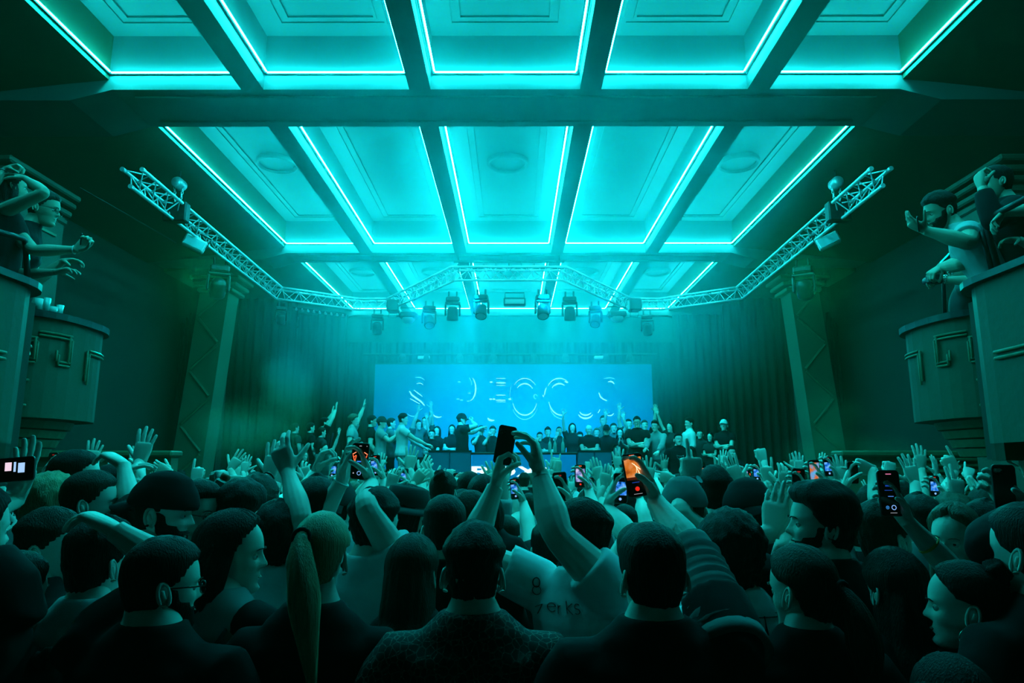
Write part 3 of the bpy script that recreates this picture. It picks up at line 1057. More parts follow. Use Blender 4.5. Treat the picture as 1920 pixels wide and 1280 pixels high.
balcony(-1, 0, ('nearest balcony box at the left, under the bare-shouldered woman', 'rounded balcony drum with greek key mouldings beyond the nearest left box', 'pilaster with stepped capital above the left balconies'))
balcony(1, 0, ('nearest balcony box at the right, under the bearded man in white', 'rounded balcony drum with greek key mouldings beyond the nearest right box', 'pilaster with stepped capital above the right balconies'))


def rail(pts, r, label, name='hand_rail', m=None):
    pts = [Vector(p) for p in pts]
    q = [pts[0]]
    for i in range(1, len(pts) - 1):       # round the corners
        a, b, c = pts[i - 1], pts[i], pts[i + 1]
        k = min(0.06, (a - b).length / 3, (c - b).length / 3)
        p0, p2 = b + (a - b).normalized() * k, b + (c - b).normalized() * k
        q += [p0, (p0 + p2) / 4 + b / 2, p2]
    q.append(pts[-1])
    return tag(MB().tube(q, r, 8).build(name, m or blackmetal, smooth=True), label, 'railing')


rail([W(1862, 512, 4.85), W(1838, 420, 4.95), W(1760, 500, 5.9)], 0.022, 'bent tubular handrail gripped by the bearded man in white')
rail([W(1872, 505, 4.8), W(1846, 412, 4.9), W(1925, 372, 4.2)], 0.022, 'tubular handrail with the dangling hand over it on the nearest right balcony')
rail([W(1772, 596, 6.2), W(1768, 500, 6.2), W(1812, 470, 5.8)], 0.018, 'low handrail on the right drum behind the bearded man')
rail([W(52, 540, 5.1), W(48, 448, 5.1), W(-20, 430, 4.6)], 0.022, 'handrail under the bare-shouldered woman on the left balcony')
# ---------------------------------------------------------------- people: materials
RND = random.Random(7)
skin_a = mat('skin_light', (0.76, 0.63, 0.54), 0.55, noise_scale=14, noise_amt=0.06, bump=0.05, bump_scale=120, spec=0.4)
skin_b = mat('skin_mid', (0.70, 0.56, 0.46), 0.55, noise_scale=14, noise_amt=0.08, bump=0.05, bump_scale=120, spec=0.4)
skin_c = mat('skin_deep', (0.34, 0.25, 0.19), 0.5, noise_scale=14, noise_amt=0.08, bump=0.05, bump_scale=120, spec=0.4)
skin_d = mat('skin_dimmed', (0.36, 0.30, 0.22), 0.55, noise_scale=14, noise_amt=0.08, bump=0.05, bump_scale=120, spec=0.4)  # darker skin copy standing in for the dimmer light on the balconies
hair_k = mat('hair_black', (0.007, 0.006, 0.005), 0.55, noise_scale=60, noise_amt=0.5, bump=0.6, bump_scale=240, stretch=(1, 1, 0.10), spec=0.12)
hair_b = mat('hair_brown', (0.022, 0.016, 0.010), 0.55, noise_scale=60, noise_amt=0.5, bump=0.6, bump_scale=240, stretch=(1, 1, 0.10), spec=0.16)
hair_l = mat('hair_fair', (0.38, 0.30, 0.16), 0.45, noise_scale=70, noise_amt=0.45, bump=0.6, bump_scale=240, stretch=(1, 1, 0.08), spec=0.25)
hair_g = mat('hair_grey_blond', (0.12, 0.09, 0.06), 0.45, noise_scale=70, noise_amt=0.4, bump=0.6, bump_scale=240, stretch=(1, 1, 0.08), spec=0.25)
cl_black = mat('cloth_black', (0.010, 0.011, 0.012), 0.9, noise_scale=10, noise_amt=0.3, bump=0.25, bump_scale=9, spec=0.15)
cl_dark = mat('cloth_charcoal', (0.035, 0.04, 0.04), 0.9, noise_scale=10, noise_amt=0.3, bump=0.25, bump_scale=9, spec=0.15)
cl_grey = mat('cloth_grey', (0.14, 0.15, 0.15), 0.9, noise_scale=9, noise_amt=0.2, bump=0.3, bump_scale=9, spec=0.15)
cl_mid = mat('cloth_light_grey', (0.34, 0.36, 0.36), 0.9, noise_scale=9, noise_amt=0.12, bump=0.3, bump_scale=8, spec=0.15)
cl_white = mat('cloth_white', (0.72, 0.74, 0.74), 0.9, noise_scale=6, noise_amt=0.05, bump=0.35, bump_scale=8, spec=0.15)
cl_jean = mat('cloth_denim', (0.03, 0.045, 0.07), 0.9, noise_scale=30, noise_amt=0.25, bump=0.2, bump_scale=30, spec=0.1)
eye_m = mat('eye_white', (0.7, 0.7, 0.7), 0.2)
iris_m = mat('iris', (0.02, 0.015, 0.01), 0.15)
frame_m = mat('glasses_frame', (0.01, 0.01, 0.01), 0.25)
metal_m = mat('silver', (0.75, 0.75, 0.72), 0.25, 0.9)
band_w = mat('white_band', (0.75, 0.78, 0.75), 0.6)
band_o = mat('orange_band', (1.0, 0.28, 0.02), 0.6)
# patterned shirt of the man in the middle: fine paisley like print
pm = bpy.data.materials.new('paisley_print')
pm.use_nodes = True
nt = pm.node_tree
b_ = nt.nodes['Principled BSDF']
tc = nt.nodes.new('ShaderNodeTexCoord')
vo = nt.nodes.new('ShaderNodeTexVoronoi')
vo.feature = 'DISTANCE_TO_EDGE'
vo.inputs['Scale'].default_value = 48
v2 = nt.nodes.new('ShaderNodeTexVoronoi')
v2.inputs['Scale'].default_value = 150
rp = nt.nodes.new('ShaderNodeValToRGB')
rp.color_ramp.elements[0].color = (0.42, 0.44, 0.38, 1)
rp.color_ramp.elements[1].color = (0.012, 0.014, 0.012, 1)
rp.color_ramp.elements[1].position = 0.09
r2 = nt.nodes.new('ShaderNodeValToRGB')
r2.color_ramp.elements[0].color = (0.9, 0.9, 0.9, 1)
r2.color_ramp.elements[0].position = 0.2
r2.color_ramp.elements[1].color = (0.12, 0.12, 0.12, 1)
r2.color_ramp.elements[1].position = 0.35
mx = nt.nodes.new('ShaderNodeMix')
mx.data_type = 'RGBA'
mx.blend_type = 'MULTIPLY'
mx.inputs[0].default_value = 0.8
for q in (vo, v2):
    nt.links.new(tc.outputs['Object'], q.inputs['Vector'])
nt.links.new(vo.outputs['Distance'], rp.inputs['Fac'])
nt.links.new(v2.outputs['Distance'], r2.inputs['Fac'])
nt.links.new(rp.outputs['Color'], mx.inputs[6])
nt.links.new(r2.outputs['Color'], mx.inputs[7])
nt.links.new(mx.outputs[2], b_.inputs['Base Color'])
b_.inputs['Roughness'].default_value = 0.85
MATS['paisley_print'] = pm

# ---------------------------------------------------------------- remeshing in a scene of its own
TMP = bpy.data.scenes.new('tmp')


def remesh(mb, voxel, it=3):
    me = mb.mesh('tmp')
    o = bpy.data.objects.new('tmp', me)
    TMP.collection.objects.link(o)
    m = o.modifiers.new('r', 'REMESH')
    m.mode = 'VOXEL'
    m.voxel_size = voxel
    if it:
        s = o.modifiers.new('s', 'SMOOTH')
        s.factor = 0.5
        s.iterations = it
    vl = TMP.view_layers[0]
    vl.update()
    dg = vl.depsgraph
    dg.update()
    ev = o.evaluated_get(dg)
    r = ev.to_mesh()
    n = len(r.vertices)
    co = np.empty(n * 3, 'f')
    r.vertices.foreach_get('co', co)
    k = len(r.polygons)
    li = np.empty(len(r.loops), 'i')
    r.loops.foreach_get('vertex_index', li)
    ls = np.empty(k, 'i')
    r.polygons.foreach_get('loop_start', ls)
    ev.to_mesh_clear()
    bpy.data.objects.remove(o)
    bpy.data.meshes.remove(me)
    le = np.append(ls, len(li))
    sizes = np.diff(le)
    return co.reshape(-1, 3), li, sizes


def to_arrays(mb):
    co = np.array(mb.v, 'f').reshape(-1, 3)
    sizes = np.array([len(f) for f in mb.f], 'i')
    li = np.array([i for f in mb.f for i in f], 'i')
    return co, li, sizes


def mesh_from(parts, name, smooth=True):
    cos, lis, szs, off = [], [], [], 0
    for co, li, sz in parts:
        cos.append(co)
        lis.append(li + off)
        szs.append(sz)
        off += len(co)
    co, li, sz = np.concatenate(cos), np.concatenate(lis), np.concatenate(szs)
    me = bpy.data.meshes.new(name)
    me.vertices.add(len(co))
    me.vertices.foreach_set('co', co.astype('f').ravel())
    me.loops.add(len(li))
    me.loops.foreach_set('vertex_index', li.astype('i'))
    me.polygons.add(len(sz))
    me.polygons.foreach_set('loop_start', np.concatenate(([0], np.cumsum(sz)[:-1])).astype('i'))
    me.polygons.foreach_set('use_smooth', np.full(len(sz), smooth))
    me.update(calc_edges=True)
    me.validate()
    return me


# ---------------------------------------------------------------- head
def head_dims(z):
    """front y, back y, half width of the head at height z above eye level"""
    T = [(-.120, .070, .020, .014), (-.114, .084, -.005, .032), (-.100, .091, -.040, .044), (-.085, .090, -.058, .051), (-.070, .088, -.068, .056),
         (-.050, .090, -.078, .061), (-.030, .092, -.086, .066), (-.010, .091, -.093, .070), (.010, .093, -.099, .073), (.030, .097, -.103, .0755)]
    if z <= .03:
        zs = [t[0] for t in T]
        return tuple(float(np.interp(z, zs, [t[k] for t in T])) for k in (1, 2, 3))
    k = math.sqrt(max(0.0, 1 - ((z - .03) / .0935) ** 2))
    return .097 * k, -.103 * k, .0755 * k


ZL = [-.120, -.117, -.112, -.106, -.099, -.092, -.086, -.080, -.074, -.068, -.062, -.056, -.050, -.044, -.038, -.032, -.026, -.019, -.012, -.005, .001, .007, .014, .022, .03] + \
     [.03 + .0935 * math.sin(R(a)) for a in (8, 16, 24, 32, 40, 48, 56, 64, 72, 79, 85, 89.3)]


def head_grid(N=44, zl=None, female=False):
    """list of rings of (Vector, azimuth, z): the face looks along +Y"""
    out = []
    for z in (zl or ZL):
        f, b, w = head_dims(z)
        if female:
            w *= 0.95 if z > -.05 else 0.90
        mid, hd = (f + b) / 2, (f - b) / 2
        ring = []
        for k in range(N):
            u = 2 * PI * k / N
            a = u - 0.55 * math.sin(2 * u) * 0.5 - 0.22 * math.sin(u)     # denser towards the face
            ca, sa = math.cos(a), math.sin(a)
            ex = 0.88 if z < .03 else 1.0
            x = w * math.copysign(abs(sa) ** ex, sa)
            y = mid + hd * math.copysign(abs(ca) ** (0.92 if ca > 0 else 1.0), ca)
            if ca > 0:      # features
                ax = abs(x)
                # nose
                pr = float(np.interp(z, [-.042, -.034, -.024, -.012, .004, .016], [0, .020, .024, .016, .007, 0]))
                y += pr * math.exp(-(ax / (.0125 if z < -.015 else .009)) ** 2)
                y += 0.004 * math.exp(-((ax - .013) / .006) ** 2 - ((z + .032) / .008) ** 2)
                # eye sockets, brow, cheekbones
                y -= .011 * math.exp(-((ax - .031) / .015) ** 2 - ((z - .000) / .010) ** 2)
                y += .005 * math.exp(-((ax - .028) / .022) ** 2 - ((z - .021) / .008) ** 2)
                y += .004 * math.exp(-((ax - .042) / .014) ** 2 - ((z + .028) / .014) ** 2)
                # lips, groove and chin
                lip = math.exp(-(ax / .021) ** 4)
                y += lip * (.0065 * math.exp(-((z + .060) / .0045) ** 2) + .006 * math.exp(-((z + .072) / .005) ** 2) - .004 * math.exp(-((z + .066) / .003) ** 2))
                y -= .004 * math.exp(-(ax / .022) ** 2 - ((z + .084) / .006) ** 2)
                y += .007 * math.exp(-(ax / .020) ** 2 - ((z + .102) / .010) ** 2)
            ring.append((Vector((x, y, z)), math.degrees(abs(math.atan2(x, y - mid + 0.0))), z))
        out.append(ring)
    return out


def ring_mesh(mb, rings):
    mb.rings(rings)


def ear(mb, s, M):
    c = Vector((s * .0735, -.010, -.012))
    pts = []
    for k in range(13):
        a = R(-70 + 290 * k / 12)
        pts.append(c + Vector((s * (.010 + .006 * math.cos(a + 1.2)), -.017 * math.cos(a) * 1.0 - .004, .031 * math.sin(a + 0.35))))
    t = MB()
    t.tube(pts, [.004] + [.0052] * 11 + [.004], 7, True, True)
    t.tube([c + Vector((s * .006, .004, -.026)), c + Vector((s * .009, .002, -.034))], .0085, 7, True, True)
    t.tube([c + Vector((s * .000, .000, -.012)), c + Vector((s * .009, -.008, .0)), c + Vector((s * .010, -.010, .014))], [.010, .009, .006], 8, True, True)
    rr = []
    for i in range(1, 8):
        th = PI * i / 8
        rr.append([c + Vector((s * (.0055 + .0045 * math.cos(a) * math.sin(th)), .0145 * math.sin(a) * math.sin(th) - .004, .0265 * math.cos(th) + .002)) for a in [2 * PI * k / 10 for k in range(10)]])
    t.rings(rr)
    mb.add(t.v, t.f, M)


def sstep(x):
    x = max(0.0, min(1.0, x))
    return x * x * (3 - 2 * x)


def hairline(a, style):
    if style in ('tail', 'bun'):
        return float(np.interp(a, [0, 12, 30, 52, 68, 88, 104, 118, 140, 180], [.096, .088, .078, .058, .030, .020, .012, -.030, -.078, -.096]))
    if style in ('long', 'bob'):
        return float(np.interp(a, [0, 12, 30, 52, 68, 88, 104, 140, 180], [.098, .088, .078, .058, .016, -.012, -.052, -.084, -.096]))
    if style == 'receding':
        return float(np.interp(a, [0, 30, 55, 75, 92, 108, 140, 180], [.105, .105, .075, .015, -.012, -.045, -.075, -.088]))
    return float(np.interp(a, [0, 30, 52, 68, 88, 104, 140, 180], [.068, .066, .050, .012, -.008, -.048, -.080, -.092]))


def hair_shell(style, M, seed=0, N=56, female=False):
    mb = MB()
    rings = []
    zl = [-.125, -.118, -.11] + [-.10 + .0095 * k for k in range(14)] + [.03 + .0935 * math.sin(R(a)) for a in (4, 10, 16, 22, 29, 36, 43, 50, 57, 64, 70, 76, 81, 86, 89.3)]
    rnd = Vector((seed * 3.7, seed * 1.3, seed * 2.1))
    for ri, ring in enumerate(head_grid(N, zl, female)):
        r = []
        for p, a, z in ring:
            m = sstep((z - hairline(a, style)) / .014)
            if style in ('short', 'receding'):
                t = .007 + .010 * sstep((z - .03) / .06)
            elif style == 'fade':
                t = .003 + .020 * sstep((z - .035) / .03) + .006 * sstep((z - .09) / .03)
            elif style == 'buzz':
                t = .004
            elif style == 'quiff':
                t = .006 + .018 * sstep((z - .03) / .05) + .014 * sstep((z - .06) / .04) * sstep((80 - a) / 60)
            elif style == 'curly':
                t = .026 + .012 * sstep((z - .0) / .06)
            elif style == 'wavy':
                t = .018 + .016 * sstep((z - .02) / .06)
            elif style in ('long', 'bob', 'tail', 'bun'):
                t = .014 + .008 * sstep(z / .06)
                if style in ('tail', 'bun'):
                    t = .010 + .006 * sstep(z / .06)
            else:
                t = .012
            d = (p - Vector((0, -.005, .02)))
            d.normalize()
            n = 0.0
            if style in ('curly', 'wavy'):
                q = p * (46 if style == 'curly' else 30) + rnd
                n = (noise.noise(q) * .9 + noise.noise(q * 2.1) * .5) * (.012 if style == 'curly' else .009)
            elif style in ('quiff', 'fade', 'short', 'receding', 'buzz'):
                q = Vector((p.x * 95, p.y * 40, p.z * 45)) + rnd
                n = noise.noise(q) * (.0055 if style in ('quiff', 'fade') else .003)
            else:
                # combed strands: grooves converge on the tie or the parting
                if style in ('tail', 'bun'):
                    g = Vector((0, -.105, .045))
                    dd = p - g
                    an = math.atan2(dd.x, dd.z)
                    n = .0028 * noise.noise(Vector((an * 9, dd.length * 6, seed)))
                else:
                    an = math.atan2(p.x, p.y + .02)
                    n = .0045 * noise.noise(Vector((an * 14, z * 5, seed)))
            r.append(M @ (p + d * ((t + n) * m - .012 * (1 - m))))
        rings.append(r)
    mb.rings(rings)
    return mb


def long_hair(M, L=0.36, seed=1, width=.1, open_deg=62, tuck=False):
    """hair that falls over the back and shoulders: thick sheet wrapped round the head"""
    mb = MB()
    n, lv = 46, 22
    out, inn = [], []
    for i in range(lv + 1):
        t = i / lv
        z = .075 - (L + .075) * t
        bulge = .088 + .022 * sstep(t * 2.2) + (width - .1) * t + .012 * math.sin(t * 5 + seed)
        by = .112 + .016 * sstep(t * 2.5) + .035 * sstep((-.13 - z) / .08)
        if z > .02:
            k = math.sqrt(max(0.05, 1 - ((z - .02) / .115) ** 2))
            bulge *= k
            by *= k
        if tuck:
            bulge *= 1 - .35 * t
        ro, ri = [], []
        op = R(open_deg + 26 * t)
        for k in range(n + 1):
            a = op + (2 * PI - 2 * op) * k / n
            g = .0055 * noise.noise(Vector((a * 11, z * 7 + seed * 3, seed * 5.0))) + .008 * noise.noise(Vector((a * 3.5, z * 6, seed * 9.0)))
            e = 1 - .25 * abs(2 * k / n - 1) ** 8
            x, y = math.sin(a) * (bulge + g) * e, math.cos(a) * (by + g) * e - .004
            ro.append(M @ Vector((x, y, z + .006 * noise.noise(Vector((a * 9, seed, 1))) * t * 6)))
            ri.append(M @ Vector((x * .74, y * .78, z)))
        out.append(ro)
        inn.append(ri)
    rings = [o_ + i_[::-1] for o_, i_ in zip(out, inn)]
    mb.rings(rings)
    return mb


def pony(M, base=(0, -.115, .05), L=.34, seed=2, r=.034, out=.045, sway=0.0):
    mb = MB()
    pts, rad = [], []
    b = Vector(base)
    for i in range(15):
        t = i / 14
        p = b + Vector((.008 * math.sin(3 * t + seed) + sway * t, -out * math.sin(min(1, t * 2.2) * PI / 2), .018 * math.sin(t * PI * .8) - L * t ** 1.25))
        pts.append(M @ p)
        rad.append(r * (.55 + .75 * math.sin(min(1, t * 1.6) * PI * .55)) * (1 - .75 * max(0, t - .55) / .45))
    fr = frames(pts)
    rs = []
    n = 26
    for i, (p, q, (t, u, w)) in enumerate(zip(pts, rad, fr)):
        ring = []
        for k in range(n):
            a = 2 * PI * k / n
            g = 1 + .22 * noise.noise(Vector((math.cos(a) * 3.2, math.sin(a) * 3.2, i * .16 + seed)))
            ring.append(p + u * math.cos(a) * q * g + w * math.sin(a) * q * g)
        rs.append(ring)
    mb.rings(rs)
    return mb


def cap_shell(M, back=False, low=.030, t=.016, name=None):
    mb = MB()
    zl = [low - .012, low] + [low + (.128 - low) * math.sin(R(a)) for a in (6, 14, 22, 30, 38, 46, 54, 62, 70, 78, 84, 89)]
    rings = []
    for i, ring in enumerate(head_grid(40, [min(z, .1232) for z in zl])):
        r = []
        for p, a, z in ring:
            d = (p - Vector((0, -.005, .0)))
            d.normalize()
            seam = -.0018 * math.exp(-((a % 60 - 30) / 3.0) ** 2)
            r.append(M @ (p + d * (t + seam + (.006 if zl[i] > .1 else 0) - (.006 if i == 0 else 0))))
        rings.append(r)
    mb.rings(rings)
    return mb


def brim(M, back=False, low=.030, L=.072, flip=0):
    mb = MB()
    s = -1 if back else 1
    n = 12
    top, bot = [], []
    for k in range(n + 1):
        a = R(-58 + 116 * k / n)
        x0, y0 = math.sin(a) * .080, s * (math.cos(a) * .104) - .003
        x1, y1 = math.sin(a) * .088, s * (math.cos(a) * .104 + L * math.cos(a) ** .6) - .003
        dz = -.030 * math.sin(a) ** 2 * 1.0
        drop = -.018 + (.05 if flip else 0)
        top.append([(x0, y0, low + .006), ((x0 + x1) / 2, (y0 + y1) / 2, low + .004 + dz * .5 + drop * .3), (x1, y1, low + dz + drop)])
    vs, fs = [], []
    for r in top:
        for p in r:
            vs.append(M @ Vector(p))
    for r in top:
        for p in r:
            vs.append(M @ (Vector(p) + Vector((0, 0, -.005))))
    m_ = len(top) * 3
    for i in range(n):
        for j in range(2):
            a = i * 3 + j
            fs += [(a, a + 1, a + 4, a + 3), (a + m_, a + 3 + m_, a + 4 + m_, a + 1 + m_)]
        a = i * 3
        fs += [(a + 2, a + 2 + m_, a + 5 + m_, a + 5), (a, a + 3, a + 3 + m_, a + m_)]
    fs += [(0, m_, 1 + m_, 1), (1, 1 + m_, 2 + m_, 2)]
    e = n * 3
    fs += [(e, e + 1, e + 1 + m_, e + m_), (e + 1, e + 2, e + 2 + m_, e + 1 + m_)]
    mb.add(vs, fs)
    return mb


# ---------------------------------------------------------------- hands
POSE = {
    'open': ([(4, 8, 6)] * 4, 8, (40, 5)),
    'relaxed': ([(18, 22, 15), (24, 28, 18), (30, 32, 20), (36, 34, 20)], 4, (32, 18)),
    'loose': ([(8, 25, 15), (20, 30, 18), (34, 34, 20), (40, 36, 20)], 6, (38, 12)),
    'droop': ([(38, 22, 14), (42, 26, 16), (46, 30, 16), (50, 30, 18)], 3, (20, 10)),
    'fist': ([(82, 92, 55), (86, 94, 55), (88, 92, 55), (88, 90, 55)], 1, (4, 58)),
    'grip': ([(52, 62, 35), (56, 62, 35), (58, 62, 38), (60, 62, 40)], 2, (18, 34)),
    'phone': ([(8, 30, 40), (10, 34, 42), (14, 38, 44), (20, 40, 46)], 4, (30, 20)),
    'side': ([(10, 16, 10), (12, 20, 12), (14, 22, 14), (18, 26, 16)], 2, (14, 10)),
    'point': ([(4, 8, 6), (80, 90, 50), (84, 90, 50), (86, 88, 50)], 1, (6, 50)),
    'middle': ([(84, 90, 55), (4, 6, 5), (84, 90, 55), (86, 88, 55)], 1, (6, 55)),
    'horns': ([(6, 8, 6), (82, 92, 50), (84, 92, 50), (8, 10, 8)], 5, (40, 20)),
    'peace': ([(5, 8, 5), (6, 8, 6), (82, 90, 50), (84, 90, 50)], 8, (6, 50)),
    'clap': ([(6, 6, 4), (6, 8, 4), (8, 8, 5), (10, 10, 6)], 1.5, (16, 4)),
    'pinch': ([(34, 44, 20), (24, 30, 18), (22, 26, 18), (20, 24, 16)], 7, (34, 26)),
}


def add_hand(mb, wrist, d, n, side, pose, S=1.0, seg=8):
    """side: +1 right hand, -1 left hand; d along the fingers, n out of the palm"""
    d = Vector(d).normalized()
    n = Vector(n)
    n = (n - d * n.dot(d)).normalized()
    t = d.cross(n) * side
    w = Vector(wrist)
    curls, spread, (tout, tcurl) = POSE[pose]
    rings = []
    for s_, a, c, off in ((-.012, .026, .020, 0), (.0, .0275, .0195, 0), (.022, .033, .019, .003), (.045, .0385, .0175, .003), (.070, .0420, .0155, .001), (.088, .0405, .0135, 0), (.097, .036, .009, 0)):
        ring = []
        for k in range(14):
            an = 2 * PI * k / 14
            ca, sa = math.cos(an), math.sin(an)
            ring.append(w + d * s_ * S + t * (math.copysign(abs(ca) ** .75, ca) * a + off * .6) * S + n * (math.copysign(abs(sa) ** .8, sa) * c) * S)
        rings.append(ring)
    mb.rings(rings)
    # heel of the thumb
    mb.tube([w + (d * .006 + t * .014 + n * .006) * S, w + (d * .030 + t * .028 + n * .010) * S, w + (d * .052 + t * .036 + n * .008) * S], [.014 * S, .0175 * S, .013 * S], seg, True, True)
    base = [(.031, .088), (.0105, .094), (-.0105, .090), (-.030, .080)]
    lens = [.072, .081, .075, .060]
    rads = [.0090, .0092, .0088, .0080]
    for i in range(4):
        x, z = base[i]
        sp_ = R(spread * (1.5 - i))
        fd = (d * math.cos(sp_) + t * math.sin(sp_)).normalized()
        p = w + (d * (z - .014) + t * x) * S
        pts, rad = [p], [rads[i] * 1.12 * S]
        p = p + d * .014 * S
        pts.append(p)
        rad.append(rads[i] * 1.1 * S)
        th = 0
        for j, fr in enumerate((.45, .31, .24)):
            th += R(curls[i][j])
            v = fd * math.cos(th) + n * math.sin(th)
            L = lens[i] * fr * S
            pts.append(p + v * L * .5)
            rad.append(rads[i] * (1.0, .92, .86)[j] * .96 * S)
            p = p + v * L
            pts.append(p)
            rad.append(rads[i] * (1.03, .92, .74)[j] * S)
        mb.tube(pts, rad, seg, False, True)
    # thumb from the side of the palm near its base
    p = w + (d * .020 + t * .024 + n * .006) * S
    to = R(tout)
    v = (d * math.cos(to + .25) + t * math.sin(to + .25) + n * (.30 + tcurl / 120.0)).normalized()
    pts, rad = [p], [.0135 * S]
    axis_to = (-t * .75 + n * .45 + d * .1).normalized()
    ang = 0
    for j, (L, r0) in enumerate(((.040, .0115), (.034, .0100), (.027, .0088))):
        pts.append(p + v * L * .5 * S)
        rad.append(r0 * S * 1.02)
        p = p + v * L * S
        pts.append(p)
        rad.append(r0 * S * (.98 if j < 2 else .8))
        v = (v + axis_to * math.tan(R(tcurl) * .8)).normalized()
    mb.tube(pts, rad, seg, False, True)
    return t


def ik(sh, wr, hint, l1, l2):
    D = (wr - sh).length
    if D > (l1 + l2) * .995:
        k = D / ((l1 + l2) * .995)
        if k > 1.14:        # too far: pull the wrist in
            wr = sh + (wr - sh) * (1.14 / k)
            k = 1.14
        l1, l2 = l1 * k, l2 * k
        D = (wr - sh).length
    if D < abs(l1 - l2) + .02:
        wr = sh + (wr - sh).normalized() * (abs(l1 - l2) + .02)
        D = (wr - sh).length
    ax = (wr - sh).normalized()
    a = (l1 * l1 - l2 * l2 + D * D) / (2 * D)
    h = math.sqrt(max(0, l1 * l1 - a * a))
    pv = (hint - sh)
    pv = pv - ax * pv.dot(ax)
    if pv.length < 1e-4:
        pv = Vector((0, 0, -1)) - ax * Vector((0, 0, -1)).dot(ax)
    return sh + ax * a + pv.normalized() * h, wr


def limb(pts, radf, n_mid=5):
    """smooth chain through three joints with a rounded bend; radf maps 0..1 to radius"""
    a, b, c = pts
    out = []
    for k in range(7):
        out.append(a.lerp(b, k / 7 * .88))
    for k in range(5):
        t = k / 4
        p0, p2 = a.lerp(b, .88), b.lerp(c, .12)
        out.append(p0 * (1 - t) ** 2 + b * 2 * t * (1 - t) + p2 * t * t)
    for k in range(1, 9):
        out.append(b.lerp(c, .12 + .88 * k / 8))
    L = [0]
    for i in range(1, len(out)):
        L.append(L[-1] + (out[i] - out[i - 1]).length)
    la = (a - b).length
    tot = L[-1]
    f = [(.5 * l / la if l < la else .5 + .5 * (l - la) / max(1e-6, tot - la)) for l in L]
    return out, [radf(min(1, x)) for x in f], f


TORSO = [(.80, .130, .095, 0), (.86, .158, .108, 0), (.93, .170, .115, -.005), (1.00, .158, .106, 0), (1.09, .142, .098, .005), (1.18, .150, .104, .010), (1.28, .166, .114, .008),
         (1.36, .176, .112, 0), (1.42, .172, .096, -.008), (1.46, .140, .080, -.012), (1.490, .116, .070, -.016), (1.520, .082, .060, -.016), (1.542, .066, .059, -.012), (1.57, .055, .055, -.008)]


